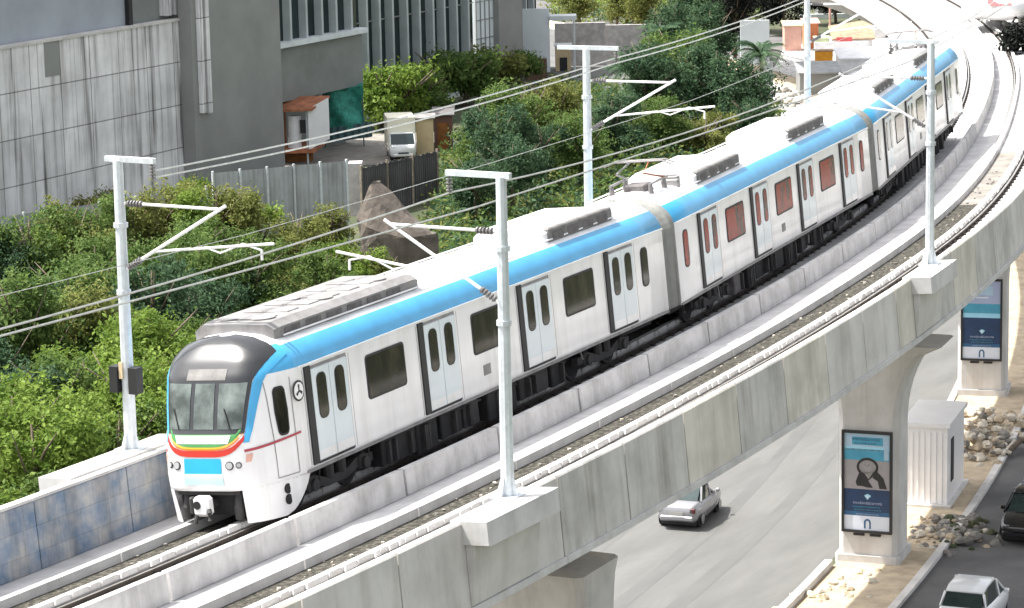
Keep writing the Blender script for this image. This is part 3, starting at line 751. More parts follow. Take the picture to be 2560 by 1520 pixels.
        b = MB(); smile(b, 1.69, 1.82, .90, 'red', .014); smile(b, 1.82, 1.85, .88, 'orange', .014); smile(b, 1.85, 1.885, .86, 'yellow', .015); smile(b, 1.885, 1.96, .83, 'green', .016)
        npatch(b, 1.96, 2.12, lambda u: -.70-.10*u, lambda u: .70+.10*u, 'green', .013, 3, 20)
        sub('rainbow_stripe', b, car, smooth=True)
        b = MB(); npatch(b, 1.95, 2.10, lambda u: -.60-.05*u, lambda u: .60+.05*u, 'white', .024, 3, 16)
        rnd2 = random.Random(3)
        for k in range(9): npatch(b, 2.01, 2.04+.03*rnd2.random(), lambda u, k=k: -.12+.06*k, lambda u, k=k: -.085+.06*k, 'palecyan', .026, 1, 1)
        sub('name_board', b, car, smooth=True)
        b = MB(); npatch(b, 1.36, 1.66, lambda u: -.44, lambda u: .44, 'cyan', .012, 5, 12); npatch(b, 1.14, 1.36, lambda u: -.46, lambda u: .46, 'palecyan', .012, 3, 12); sub('front_panel', b, car, smooth=True)
        for sg in (-1, 1):
            for y, r in ((.62, .07), (.80, .045)):
                b = MB(); p = nose_y(sg*y, 1.52, 0.0); n = nose_n(sg*y, 1.52); b.disc(p-n*.01, n, r+.02, .03, 'under2', 16); b.disc(p+n*.02, n, r, .012, 'lamp', 16); sub('headlight', b, car)
            b = MB(); npatch(b, 1.56, 1.72, lambda u: sg*(.92+.01*u), lambda u: sg*(1.0+.03*u), 'pinkwall', .012, 3, 4); sub('marker_light', b, car)
        # cab door and flank details (both flanks)
        for sg in (-1, 1):
            b = MB(); rr_ = lambda u, h: h*max(0.0, 1-abs(2*u-1)**4)**.25; fpatch(b, 1.68, 2.02, lambda u: 2.42-rr_(u, .50), lambda u: 2.42+rr_(u, .50), 'black', .010, 16, 6, sg); fpatch(b, 1.715, 1.985, lambda u: 2.42-rr_(u, .455), lambda u: 2.42+rr_(u, .455), 'glass', .018, 16, 6, sg); sub('cab_window', b, car)
            b = MB()
            for xx in (1.56, 2.14): fpatch(b, xx, xx+.02, 1.1, 3.05, 'acgrey', .008, 1, 12, sg)
            fpatch(b, 1.56, 2.14, 1.09, 1.11, 'acgrey', .008, 4, 1, sg)
            sub('cab_door', b, car)
            b = MB(); fpatch(b, .98, 2.30, lambda u: 1.76+.11*u, lambda u: 1.815+.10*u, 'pink', .014, 12, 2, sg); sub('flank_stripe', b, car)
            # round emblem
        b = MB(); c0 = (2.37, Y+.002, 2.72); b.disc(c0, (0, -1, 0), .215, .012, 'black', 28); b.disc((2.37, Y-.010, 2.72), (0, -1, 0), .175, .006, 'white', 28)
        for a in (90, 215, 330):
            a = math.radians(a); p = Vector((2.37, Y-.0185, 2.72)); d = Vector((math.cos(a), 0, math.sin(a))); q_ = Vector((-d.z, 0, d.x))
            b.face([p-q_*.02, p+q_*.02, p+d*.13+q_*.035, p+d*.13-q_*.035], 'under2')
        sub('emblem', b, car)
        # skirts either side of the coupler pocket
        for sg in (-1, 1):
            b = MB()
            def path(t, w):
                x0 = xf_of(w); h = 1.45; xe = 1.72+.75*max(0, (w-.30)/.7)**.6
                s1_ = (max(.001, (xe-x0)/(XB-x0)))**(1/NP_)*h if xe < XB else h
                ya = .77+.06*(w-.3)
                if xe <= XB:
                    y = ya+(s1_-ya)*(1-(1-t)**1.7); return nose_y(sg*y, w)
                if t < .8:
                    y = ya+(h-ya)*(1-(1-t/.8)**1.7); return nose_y(sg*y, w)
                return Vector((XB+(xe-XB)*(t-.8)/.2, sg*h, w))
            b.grid(lambda u, v: path(v, .30+.72*u), 10, 24, 'trainwhite')
            # inner return
            b.grid(lambda u, v: path(0, .30+.72*u)+Vector((.5*v, -sg*.02*v, 0)), 4, 3, 'trainwhite')
            sub('skirt', b, car, smooth=True)
            b = MB()
            for wz in (.62, .84):
                p = nose_x(1.78, max(.95, wz), .0, sg); p.z = wz; b.disc(p+Vector((0, -sg*.02, 0)), (0, sg, 0), .105, .034, 'under', 14)
            sub('vent', b, car)
        b = MB(); b.box(1.1, 1.6, -.78, .78, .45, 1.0, 'under')
        b.box(.92, 1.1, -.74, .74, .90, 1.0, 'under2'); sub('coupler_pocket', b, car)
        b = MB(); b.tube([(1.3, 0, .72), (.75, 0, .72)], .11, 'under2', 10); b.box(.52, .78, -.20, .17, .54, .94, 'trainwhite', .06); b.disc((.525, .05, .78), (-1, 0, 0), .085, .02, 'under', 14)
        b.tube([(.60, -.17, .66), (.50, -.24, .62), (.50, -.24, .48)], .05, 'under2', 8); b.tube([(.60, .1, .6), (.52, .14, .40)], .045, 'under2', 8)
        b.box(.60, .74, .20, .30, .56, .92, 'under2', .03); sub('coupler', b, car)
        for yy in (-.62, .60): b = MB(); b.tube([(1.1, yy, .9), (1.0, yy, .62), (1.05, yy+.03, .4)], .10, 'under2', 10); sub('hose', b, car)
    return car
pos = Vector((0, 0, 0)); cars = []
for i in range(3):
    cars.append(carriage(i, pos, TH[i]))
    L_ = LEN1 if i == 0 else LEN2
    e = Vector((math.cos(TH[i]), math.sin(TH[i]), 0)); e2 = Vector((math.cos(TH[min(i+1, 2)]), math.sin(TH[min(i+1, 2)]), 0))
    pos = pos+e*(L_+GAP/2)+e2*GAP/2

# ================================================================== CATENARY MASTS AND WIRES
def mast(s, v, w, h, side, label, bar):
    base = P(s, v, w); t = thing('catenary_mast', label, 'catenary mast', base, 'catenary masts along the viaduct')
    V = latv(s); D = V*side; T = tang(s); U = Vector((0, 0, 1))
    def q(d, z, a=0): return base+D*d+U*z+T*a
    b = MB(); n = 10
    b.tube([q(0, 0), q(0, h)], [.135, .105], 'pole', n)
    for z in (.55*h, .78*h): b.tube([q(0, z-.05), q(0, z+.05)], .15, 'pole', n)
    part('pole', b, t)
    b = MB(); b.obox(q(-.26, 0, -.26), D*.52, T*.52, U*.05, 'pole')
    for k in range(4):
        a = k*PI/2+.0; d = D*math.cos(a)+T*math.sin(a); p = base+d*.1
        b.hexa([p+T.cross(d)*0+d*0, p+d*.16, p+d*.16+d.cross(U)*.02, p+d.cross(U)*.02, p+U*.45, p+d*.03+U*.45, p+d*.03+d.cross(U)*.02+U*.45, p+d.cross(U)*.02+U*.45], 'pole')
    part('base_plate', b, t)
    b = MB(); b.obox(q(bar[0], h-.03, -.055), D*(bar[1]-bar[0]), T*.11, U*.11, 'pole'); part('crossarm', b, t)
    b = MB(); e = bar[1]-.06
    for k in range(4): b.disc(q(e, h-.09-.07*k), (0, 0, -1), .065, .03, 'insul', 10)
    b.tube([q(e, h-.03), q(e, h-.34)], .022, 'insul', 6); part('insulator', b, t)
    # swinging bracket over the track
    b = MB(); r = .032
    a0, a1 = q(.12, 5.22), q(2.45, 5.22); d0, d1 = q(.10, 3.85), q(2.62, 5.30)
    b.tube([a0, a1], r, 'white', 8); b.tube([d0, d1], r*1.1, 'white', 8)
    r0 = d0+(d1-d0)*.28; r1 = q(3.75, 4.60); b.tube([r0, r1], r*.9, 'white', 8)
    b.tube([r0+(r1-r0)*.45, q(2.45, 4.33), q(3.0, 4.55), q(3.45, 4.45)], r*.7, 'white', 6)
    b.tube([q(3.45, 4.45), q(3.45, 4.25)], .03, 'white', 6)
    part('cantilever', b, t)
    for p0, p1 in ((a0, a1), (d0, d1)):
        b = MB(); d = (p1-p0).normalized(); b.tube([p0+d*.06, p0+d*.46], .042, 'insul', 8)
        for k in range(5): b.disc(p0+d*(.10+.075*k), d, .07, .03, 'insul', 10)
        part('insulator', b, t)
    return q
m1 = mast(2.3, -6.13, .625, 6.28, 1, 'white catenary mast on the near parapet, in front of the leading carriage', (-.2, 1.2))
m2 = mast(28.9, -6.2, .625, 6.2, 1, 'white catenary mast on the near parapet, at the right, in front of the rear carriage', (-.2, 1.2))
m3 = mast(2.2, 2.72, 1.50, 6.1, 1*-1, 'grey white catenary mast on the far parapet, left of the train front', (-.3, .92))
b = MB(); T_, V_ = tang(2.2), latv(2.2); q_ = P(2.2, 2.72, 1.50)
mm = bpy.data.objects['catenary_mast.002']
for dx, m_ in ((.15, 'black'), (-.33, 'black')): b = MB(); b.obox(q_-V_*dx-V_*.0-T_*.2+Vector((0, 0, 1.25)), -V_*.20, T_*.25, Vector((0, 0, .55)), m_); part('signal_box', b, mm)
b = MB(); b.obox(q_-V_*(-.10)-T_*.17+Vector((0, 0, 1.55)), -V_*.09, T_*.02, Vector((0, 0, .35)), 'beige'); part('warning_plate', b, mm)
m4 = mast(25.8, 2.72, 1.50, 6.1, -1, 'white catenary mast behind the gap between the first two carriages', (-.85, .95))
m5 = mast(51.0, 2.72, 1.50, 6.1, -1, 'tall white catenary mast cut by the top edge of the picture', (-.3, .9))
def wire(name, label, pts, sag, r=.02, group='overhead cables'):
    b = MB()
    for (p0, p1), sg in zip(zip(pts, pts[1:]), sag):
        n = 16; b.tube([p0+(p1-p0)*k/n-Vector((0, 0, sg*4*(k/n)*(1-k/n))) for k in range(n+1)], r, 'wire', 5, False)
    solo(name, b, label, 'cable', pts[0], group)
e_ = 1.14
def rb(s, d, z): return P(s, -6.15, .625)+latv(s)*d+Vector((0, 0, z))
def lb(s, d, z): return P(s, 2.72, 1.50)-latv(s)*d+Vector((0, 0, z))
wire('feeder_cable', 'upper cable sagging from the crossarm tip of the near parapet mast', [rb(-24.3, 1.14, 5.92), rb(2.3, 1.14, 5.92), rb(28.9, 1.14, 5.92), rb(55.5, 1.14, 5.92)], (.36, .36, .36))
wire('feeder_cable', 'lower cable running just under the upper one beside the near parapet mast', [rb(-24.3, .6, 5.68), rb(2.3, .6, 5.66), rb(28.9, .6, 5.66), rb(55.5, .6, 5.66)], (.06, .06, .06))
wire('feeder_cable', 'cable hanging from the far parapet masts, crossing in front of the grey building', [lb(2.2, .86, 5.92), lb(25.8, .86, 5.86), lb(51, .86, 5.86), lb(76, .86, 5.86)], (.18, .15, .15))
wire('feeder_cable', 'second, slightly lower cable hanging from the far parapet masts', [lb(2.2, .86, 5.78), lb(25.8, .86, 5.72), lb(51, .86, 5.72), lb(76, .86, 5.72)], (.20, .17, .15))
wire('contact_wire', 'thin contact wire above the train roof', [P(-26, .1, 5.9), P(2.2, -.75, 5.95), P(25.8, -.75, 5.95), P(51, -.75, 5.95), P(76, -.7, 5.95), P(110, 0, 5.95)], (.05,)*5, .008)

# ================================================================== TREES
def leafcrown(rx, rz, n, leaf, seed, mname, lobes=9, droop=0.0):
    rnd = random.Random(seed); b = MB(); i = b.mi(mname)
    L = []
    for k in range(lobes):
        a = rnd.uniform(0, 2*PI); e = rnd.uniform(-.75, 1.0); rr = rnd.uniform(.25, .78)
        L.append((Vector((rx*rr*math.cos(a)*math.sqrt(max(0.05, 1-e*e*.6)), rx*rr*math.sin(a)*math.sqrt(max(0.05, 1-e*e*.6)), rz*.62*e)), rnd.uniform(.26, .50)*rx, rnd.uniform(.25, .45)*rz))
    L.append((Vector((0, 0, -.1*rz)), .55*rx, .6*rz))
    clumps = []
    for k in range(n//14):
        c, r1, r2 = rnd.choice(L)
        d = Vector((rnd.gauss(0, 1), rnd.gauss(0, 1), rnd.gauss(0, 1))).normalized()*rnd.uniform(.55, 1.08)
        clumps.append((c+Vector((d.x*r1, d.y*r1, d.z*r2)), d))
    for c, d in clumps:
        cr = leaf*rnd.uniform(1.0, 2.2)
        for j in range(14):
            p = c+Vector((rnd.gauss(0, .5), rnd.gauss(0, .5), rnd.gauss(0, .42)))*cr
            nn = (d*.6+Vector((rnd.uniform(-1, 1), rnd.uniform(-1, 1), rnd.uniform(-.2, 1.3)))).normalized()
            u = nn.cross(Vector((rnd.uniform(-1, 1), rnd.uniform(-1, 1), rnd.uniform(-1, 1)))).normalized(); w = nn.cross(u)
            l = leaf*rnd.uniform(.55, 1.25); h = l*rnd.uniform(.4, .62)
            base = len(b.v)
            b.v += [p-u*l*.5, p-w*h*.5+nn*l*.06, p+u*l*.5-nn*l*.1, p+w*h*.5+nn*l*.06]
            b.f.append((base, base+1, base+2, base+3)); b.m.append(i)
    return b
def trunkmesh(H, rx, rz, seed, m='bark'):
    rnd = random.Random(seed); b = MB(); top = H-rz*.9
    bend = Vector((rnd.uniform(-.3, .3), rnd.uniform(-.3, .3), 0))
    b.tube([(0, 0, -.2), bend*.3+Vector((0, 0, top*.5)), bend+Vector((0, 0, top)), bend*1.2+Vector((0, 0, top+rz*.6))], [.17, .13, .10, .03], m, 7)
    for k in range(6):
        a = k*PI/3+rnd.uniform(-.4, .4); z0 = top*rnd.uniform(.55, 1.0)
        d = Vector((math.cos(a), math.sin(a), 0))
        b.tube([bend*(z0/top)+Vector((0, 0, z0)), bend+d*rx*.35+Vector((0, 0, z0+rz*.35)), bend+d*rx*.75+Vector((0, 0, z0+rz*rnd.uniform(.6, 1.0)))], [.075, .05, .015], m, 6)
    return b
PROTO = {}
def proto(kind, tone, var):
    key = (kind, var)
    if key not in PROTO:
        rx, rz, H, n, leaf, lob = {'tree': (2.7, 2.7, 5.9, 6400, .27, 13), 'bush': (1.7, 1.3, 2.7, 3200, .24, 8), 'tall': (2.0, 3.3, 7.2, 5600, .27, 12), 'small': (1.6, 1.7, 3.6, 3200, .22, 8)}[kind]
        cb = leafcrown(rx, rz, n, leaf, 100+var*7+len(kind), 'leaf_mid', lob)
        tb = trunkmesh(H, rx, rz, 50+var)
        cm = cb.mesh('crown'); tm = tb.mesh('trunk', None, True)
        PROTO[key] = (cm, tm, H, rz, rx)
    return PROTO[key]
def plant(kind, tone, var, p, sc, rz_, label, cat='tree', group=None, name=None, squash=1.0):
    cm, tm, H, rz, rx = proto(kind, tone, var)
    t = thing(name or {'tree': 'broadleaf_tree', 'bush': 'leafy_bush', 'tall': 'slender_tree', 'small': 'young_tree'}[kind], label, cat, p, group)
    t.scale = (sc, sc, sc*squash); t.rotation_euler = (0, 0, rz_)
    tr_ = bpy.data.objects.new('trunk', tm); C.objects.link(tr_); tr_.parent = t
    c_ = bpy.data.objects.new('crown', cm); C.objects.link(c_); c_.parent = t; c_.location = (0, 0, H-rz)
    c_.material_slots[0].link = 'OBJECT'; c_.material_slots[0].material = M['leaf_'+tone]
    return t
rnd = random.Random(11)
# rows between the viaduct and the fence: (px of the foot, py of the foot, kind, tone, scale)
rows = []
def row(x0, y0, x1, y1, n, kinds, tones, sc, jit=18):
    for k in range(n):
        f = (k+.5)/n; rows.append((x0+(x1-x0)*f+rnd.uniform(-jit, jit), y0+(y1-y0)*f+rnd.uniform(-jit, jit)*.5, rnd.choice(kinds), rnd.choice(tones), sc*rnd.uniform(.85, 1.15)))
row(-60, 1480, 420, 1300, 6, ['tree', 'small'], ['bright', 'bright', 'mid'], .90)
row(-60, 1380, 470, 1180, 7, ['tree'], ['bright', 'bright', 'olive'], .80)
row(-50, 1250, 500, 1060, 7, ['tree', 'tree'], ['bright', 'mid', 'mid', 'dark'], .82)
row(-50, 1130, 560, 930, 8, ['tree', 'tall'], ['dark', 'mid', 'dark', 'olive'], .86)
row(-20, 1010, 640, 830, 8, ['tree', 'tree'], ['mid', 'olive', 'dark', 'mid'], .80)
row(40, 890, 620, 750, 7, ['tree', 'small'], ['olive', 'mid', 'bright'], .72)
row(300, 740, 560, 690, 3, ['small', 'tree'], ['bright', 'olive'], .75)
row(120, 800, 560, 700, 6, ['tall', 'tall', 'tree'], ['olive', 'bright', 'mid', 'olive'], .62)
row(330, 760, 640, 700, 5, ['tall', 'tree'], ['olive', 'bright', 'olive'], .88)
row(-20, 800, 330, 750, 5, ['tree', 'tall'], ['dark', 'mid', 'olive'], .82)
row(-20, 710, 420, 640, 6, ['small', 'bush'], ['olive', 'mid', 'bright'], .85)
row(640, 700, 860, 668, 3, ['small'], ['bright', 'olive'], .85)
row(600, 850, 860, 790, 4, ['tree', 'small'], ['olive', 'mid', 'bright'], .72)
row(620, 740, 900, 690, 4, ['small', 'bush'], ['bright', 'olive', 'bright'], .72)
row(880, 760, 1000, 730, 2, ['small', 'bush'], ['bright', 'olive'], .8)
NEARLAB = {'bright': 'bright yellow green {k} in the thicket left of the train', 'mid': 'mid green {k} in the thicket left of the train', 'dark': 'dark green {k} in the thicket left of the train', 'olive': 'olive green {k} near the corrugated fence'}
for k, (x, y, kind, tone, sc) in enumerate(rows):
    kn = {'tree': 'broadleaf tree', 'tall': 'slender tree', 'small': 'young tree', 'bush': 'bush'}[kind]
    plant(kind, tone, k % 3, onZ(x, y), sc, rnd.uniform(0, 6.28), NEARLAB[tone].format(k=kn), 'tree' if kind != 'bush' else 'bush', f'{tone} {kn}s in the thicket beside the viaduct')
# trees picked out one by one: px, py of the foot, kind, tone, scale, label
single = [
 (1205, 445, 'small', 'mid', 1.0, 'mid green tree right of the brown shed'),
 (1250, 480, 'tree', 'dark', .95, 'dark tree with drooping crown left of the middle mast'),
 (1290, 430, 'tree', 'mid', 1.0, 'broad green tree behind the middle mast bracket'),
 (1390, 400, 'tree', 'olive', .95, 'olive tree just left of the white mast behind the carriages'),
 (1360, 480, 'tree', 'dark', .75, 'small dark tree low beside the train roof'),
 (1450, 470, 'tree', 'mid', .80, 'green tree behind the mast between the carriages'),
 (1190, 570, 'tree', 'dark', .70, 'dark tree below the brown shed and above the train roof'),
 (1280, 540, 'tree', 'dark', .80, 'dark green tree in the dip behind the train roof'),
 (1540, 420, 'tree', 'dark', .85, 'dark tree right of the white mast'),
 (1620, 340, 'tree', 'dark', 1.15, 'big dark round tree in the middle of the far grove'),
 (1700, 310, 'tree', 'mid', 1.2, 'tall bushy green tree at the heart of the far grove'),
 (1780, 330, 'tree', 'dark', 1.1, 'dark tree on the right side of the far grove'),
 (1850, 340, 'tree', 'dark', .95, 'dark tree in front of the pale panel'),
 (1660, 400, 'tree', 'mid', .75, 'low green tree in front of the far grove'),
 (1760, 400, 'small', 'olive', .9, 'low olive sapling behind the second carriage roof'),
 (1870, 360, 'small', 'dark', .9, 'dark sapling left of the tall mast cut by the picture edge'),
 (1450, 78, 'tree', 'olive', 1.0, 'yellow olive tree above the pale stone wall'),
 (1545, 86, 'tall', 'olive', .8, 'slender olive tree with pale trunk at the top edge'),
 (1620, 90, 'tree', 'olive', .95, 'yellow green tree at the top edge, right of the pale trunk'),
 (1690, 175, 'tree', 'dark', 1.0, 'dark tree behind the crest of the far grove, left one'),
 (1775, 190, 'tree', 'dark', 1.05, 'dark tree behind the crest of the far grove, left of the pale panel'),
 (1838, 150, 'tall', 'black', 1.0, 'very dark slender tree just behind the pale panel'),
 (1760, 120, 'tree', 'dark', 1.25, 'dark tree at the top edge beside the cables'),
 (1860, 80, 'tree', 'black', 1.25, 'very dark tree behind the tall mast top'),
 (1960, 90, 'tree', 'black', 1.0, 'very dark tree behind the terracotta hut'),
 (2020, 62, 'tree', 'black', 1.0, 'very dark tree behind the pink and terracotta huts, right one'),
 (2090, 58, 'tree', 'dark', 1.0, 'dark tree behind the tiled house roof'),
 (2150, 50, 'tree', 'black', .9, 'very dark tree beside the brown wall and concrete column'),
]
for k, (x, y, kind, tone, sc, lab) in enumerate(single):
    plant(kind, tone, k % 3, onZ(x, y), sc, rnd.uniform(0, 6.28), lab)
for k, (x, y, tone, sc, lab) in enumerate([
 (950, 322, 'bright', 1.7, 'bright green bush right of the green net'), (1010, 316, 'bright', 1.7, 'bright green bush below the glass facade'),
 (1062, 300, 'mid', 1.3, 'green bush between the glass facade and the white van'), (1112, 272, 'mid', 1.7, 'round green bush left of the white lamp post'),
 (1165, 266, 'mid', 1.6, 'green bush at the foot of the white lamp post'), (1240, 232, 'olive', 1.4, 'olive bush in front of the grey corner pillar'), (1300, 222, 'mid', 1.2, 'low bush by the brick plinth'),
 (1160, 470, 'mid', .8, 'low green bush beside the brown shed'), (1640, 350, 'olive', .9, 'olive bush in front of the grove'), (1720, 390, 'olive', .9, 'olive bush beside the second carriage roof'), (1800, 370, 'olive', .9, 'olive bush near the thin grey posts'),
 (1900, 330, 'mid', .8, 'small bush at the foot of the tall mast'), (480, 560, 'bright', 1.0, 'yellow green bush under the stained concrete wall'), (640, 650, 'bright', 1.1, 'bright bush in front of the corrugated fence'), (260, 590, 'olive', 1.0, 'olive bush by the pale sheet fence')]):
    plant('bush', tone, k % 3, onZ(x, y), sc, rnd.uniform(0, 6.28), lab, 'bush')
# undergrowth that fills the gaps between the trees
def undergrowth(name, poly, n, leaf, hmax, tones, seed):
    rnd = random.Random(seed); b = MB(); x0, x1 = min(p[0] for p in poly), max(p[0] for p in poly); y0, y1 = min(p[1] for p in poly), max(p[1] for p in poly)
    def inside(x, y):
        c = False
        for i in range(len(poly)):
            (xa, ya), (xb, yb_) = poly[i], poly[i-1]
            if (ya > y) != (yb_ > y) and x < (xb-xa)*(y-ya)/(yb_-ya)+xa: c = not c
        return c
    k = 0
    while k < n:
        x, y = rnd.uniform(x0, x1), rnd.uniform(y0, y1)
        if not inside(x, y): continue
        k += 1; o = onZ(x, y); h = hmax*rnd.random()**1.6+.15; m = rnd.choice(tones); i = b.mi(m); sp = rnd.uniform(.2, .6)
        for j in range(9):
            p = o+Vector((rnd.gauss(0, sp), rnd.gauss(0, sp), h*rnd.random()))
            nn = Vector((rnd.uniform(-1, 1), rnd.uniform(-1, 1), rnd.uniform(0, 1.4))).normalized()
            u = nn.cross(Vector((rnd.uniform(-1, 1), rnd.uniform(-1, 1), rnd.uniform(-1, 1)))).normalized(); w = nn.cross(u); l = leaf*rnd.uniform(.6, 1.3); q = l*.5
            base = len(b.v); b.v += [p-u*l*.5, p-w*q*.5, p+u*l*.5, p+w*q*.5]; b.f.append((base, base+1, base+2, base+3)); b.m.append(i)
    o = bpy.data.objects.new(name, b.mesh(name)); C.objects.link(o); o['kind'] = 'stuff'
undergrowth('undergrowth', [(-60, 640), (430, 560), (560, 655), (880, 620), (1000, 700), (1000, 760), (500, 1100), (430, 1400), (-60, 1500)], 5200, .30, 1.5, ['leaf_bright', 'leaf_olive', 'leaf_mid', 'leaf_mid', 'leaf_dark'], 3)
undergrowth('undergrowth', [(1090, 430), (1240, 260), (1420, 210), (1650, 220), (1900, 250), (1960, 290), (1800, 460), (1480, 600), (1050, 720), (1090, 500)], 5200, .36, 1.4, ['leaf_olive', 'leaf_mid', 'leaf_mid', 'leaf_dark', 'leaf_dark'], 4)
undergrowth('undergrowth', [(1370, 60), (1900, 60), (1900, -150), (1370, -150)], 2500, .45, 2.2, ['leaf_olive', 'leaf_olive', 'leaf_bright', 'leaf_dark'], 5)
def palm(px, py, H, label, seed):
    rnd = random.Random(seed); o = onZ(px, py); t = thing('palm_tree', label, 'palm', o)
    b = MB(); b.tube([o, o+Vector((.15, 0, H*.5)), o+Vector((.1, .1, H))], [.2, .16, .13], 'bark', 8); part('trunk', b, t)
    b = MB(); c = o+Vector((.1, .1, H))
    for k in range(26):
        a = rnd.uniform(0, 2*PI); e = rnd.uniform(-.2, 1.3); L_ = rnd.uniform(1.8, 2.6); d = Vector((math.cos(a), math.sin(a), 0)); sd = Vector((-d.y, d.x, 0))
        pts = [c+d*(L_*f*math.cos(e*(1-.3*f)))+Vector((0, 0, L_*(math.sin(e)*f-.55*f*f))) for f in (0, .25, .5, .75, 1)]
        for j in range(4):
            for m in range(5):
                f = m/5; p = pts[j]+(pts[j+1]-pts[j])*f; l = .55*(1-.35*(j/4))
                for s_ in (-1, 1):
                    q = p+sd*s_*l+(pts[j+1]-pts[j]).normalized()*.25-Vector((0, 0, .18)); w = (pts[j+1]-pts[j]).normalized()*.05
                    b.face([p-w, p+w, q], 'leaf_dark')
        b.tube(pts, .018, 'leaf_dark', 4)
    part('crown', b, t)
palm(1580, 320, 4.2, 'palm with spiky fronds right of the white mast', 1)
palm(1905, 300, 4.6, 'palm with spread fronds in front of the pale panel', 2)
palm(1660, 240, 4.6, 'palm half hidden in the far grove', 3)

# ================================================================== BUILDINGS ON THE LEFT
YW, YP, YG = 64.9, 64.0, 64.9
def X(px, py, y): return onY(px, py, y).x
def Z(px, py, y): return onY(px, py, y).z
# stained concrete building
o = onY(240, 470, YW); o.z = -10
bd = thing('concrete_building', 'large building with a rain stained concrete panel wall at the left edge', 'building', o)
xa, xb = 66.0, X(487, 300, YW)-.02; zt = Z(240, 85, YW)
b = MB(); b.box(xa, xb, YW, YW+9, -10.3, zt, 'panelconc'); part('wall', b, bd)
b = MB(); b.box(xa, X(313, 50, YW+.6), YW+.6, YW+8, zt, 4.6, 'bluegrey'); part('upper_wall', b, bd)
b = MB(); b.box(X(313, 50, YW+.6), X(322, 50, YW+.6), YW+.3, YW+8, zt, 4.6, 'black'); part('joint_post', b, bd)
b = MB(); b.box(X(322, 50, YW+.6), xb, YW+.8, YW+8, zt, 4.6, 'greywall2'); part('upper_wall', b, bd, label='darker recessed upper wall')
for k, px in enumerate((412, 432, 452)):
    b = MB(); x = X(px, 20, YW+.4); b.box(x, x+.45, YW+.2, YW+.8, zt+.35, 4.6, 'panelconc'); part('fin', b, bd)
b = MB(); b.box(xa, xb, YW-.12, YW+.55, zt, zt+.14, 'conc'); part('ledge', b, bd)
for px in (498, 514):
    b = MB(); x = X(px, 100, YW-1.1); b.box(x, x+.42, YW-1.15, YW-.92, Z(px, 275, YW), 4.4, 'panelconc'); part('pilaster', b, bd)
b = MB(); x = X(130, 160, YW); z = Z(130, 190, YW)
b.box(x-.7, x+.7, YW-.04, YW+.1, z, z+2.0, 'greywall'); part('window', b, bd)
# grey office block
o = onY(900, 300, YP); o.z = -10
of = thing('office_building', 'dark grey office building with tall glazing between pale fins', 'building', o)
def gx(px, y=YP): return X(px, 200, y)
x0, x1 = X(487, 300, YP), X(708, 300, YP)
b = MB(); b.box(x0, x1, YP, YP+.88, -10.3, 4.5, 'greywall'); part('pillar', b, of)
x2 = X(908, 200, YG)
zl = Z(800, 100, YG)
b = MB(); b.box(x1, x2, YG, YG+6, Z(800, 235, YG), zl, 'greywall2'); b.box(x1, x2, YG+1.5, YG+6, -10.3, Z(800, 235, YG), 'greywall2'); part('spandrel', b, of)
b = MB(); b.box(x1, x2, YG-.5, YG+.5, zl, zl+.32, 'ledge'); part('ledge', b, of)
b = MB(); b.box(x1, x2, YG+.4, YG+.6, zl+.32, 4.5, 'facglass'); part('glazing', b, of)
for px in (722, 762, 801, 837, 875):
    b = MB(); x = X(px, 40, YG); b.box(x-.12, x+.12, YG-.15, YG+.4, zl+.32, 4.5, 'fin'); part('fin', b, of)
YB = 72.0
x2b, x3 = X(905, 150, YB), X(1195, 150, YB); zb = -8.9
b = MB(); b.box(x2b-4, x3, YB+.4, YB+.6, zb, 5.5, 'facglass'); part('glazing', b, of)
for px in (913, 945, 978, 1014, 1045, 1079, 1107, 1138, 1167):
    b = MB(); x = X(px, 120, YB); b.box(x-.13, x+.13, YB-.25, YB+.4, zb, 5.5, 'fin'); part('fin', b, of)
b = MB()
for z in (-3.2, 1.2): b.box(x2b, x3, YB+.3, YB+.4, z, z+.08, 'greywall')
part('transom', b, of)
b = MB(); b.box(x2b-4, x3+2.0, YB-.6, YB+.4, -10.2, zb, 'ledge'); part('plinth', b, of)
x4, x5 = X(1190, 100, YB+.3), X(1234, 100, YB+.3)
b = MB(); b.box(x4, x5, YB+.3, YB+4, -10.3, 5.5, 'palewall')
for k in range(10): b.box(x4, x5, YB+.24, YB+.3, -9+k*1.45, -8.93+k*1.45, 'greywall')
for k in range(4): b.box(x4+(x5-x4)*k/4, x4+(x5-x4)*k/4+.07, YB+.22, YB+.3, -9, 5.5, 'greywall')
part('grid_panel', b, of)
x6 = X(1302, 100, YB)
b = MB(); b.box(x5, x6, YB-.2, YB+7, -10.3, 5.5, 'greywall'); part('pillar', b, of)
b = MB(); b.box(x6, x6+9, YB+3, YB+3.2, -10.3, 5.5, 'facglass'); part('glazing', b, of)
for k in range(6):
    b = MB(); x = x6+.5+1.4*k; b.box(x, x+.2, YB+2.5, YB+3, -10, 5.5, 'fin'); part('fin', b, of)
# lamp post and sloping ledge
o = onZ(1200, 255); lp = thing('lamp_post', 'white post with a leaning white panel beside the round bushes', 'post', o)
b = MB(); b.tube([o, o+Vector((0, 0, 2.6))], .10, 'ledge', 8); part('pole', b, lp)
b = MB(); b.hexa([o+Vector((-2.6, .3, 1.5)), o+Vector((.3, -.1, 2.3)), o+Vector((.3, .1, 2.3)), o+Vector((-2.6, .5, 1.5)), o+Vector((-2.4, .3, 2.0)), o+Vector((.3, -.1, 3.6)), o+Vector((.3, .1, 3.6)), o+Vector((-2.4, .5, 2.0))], 'ledge'); part('panel', b, lp)
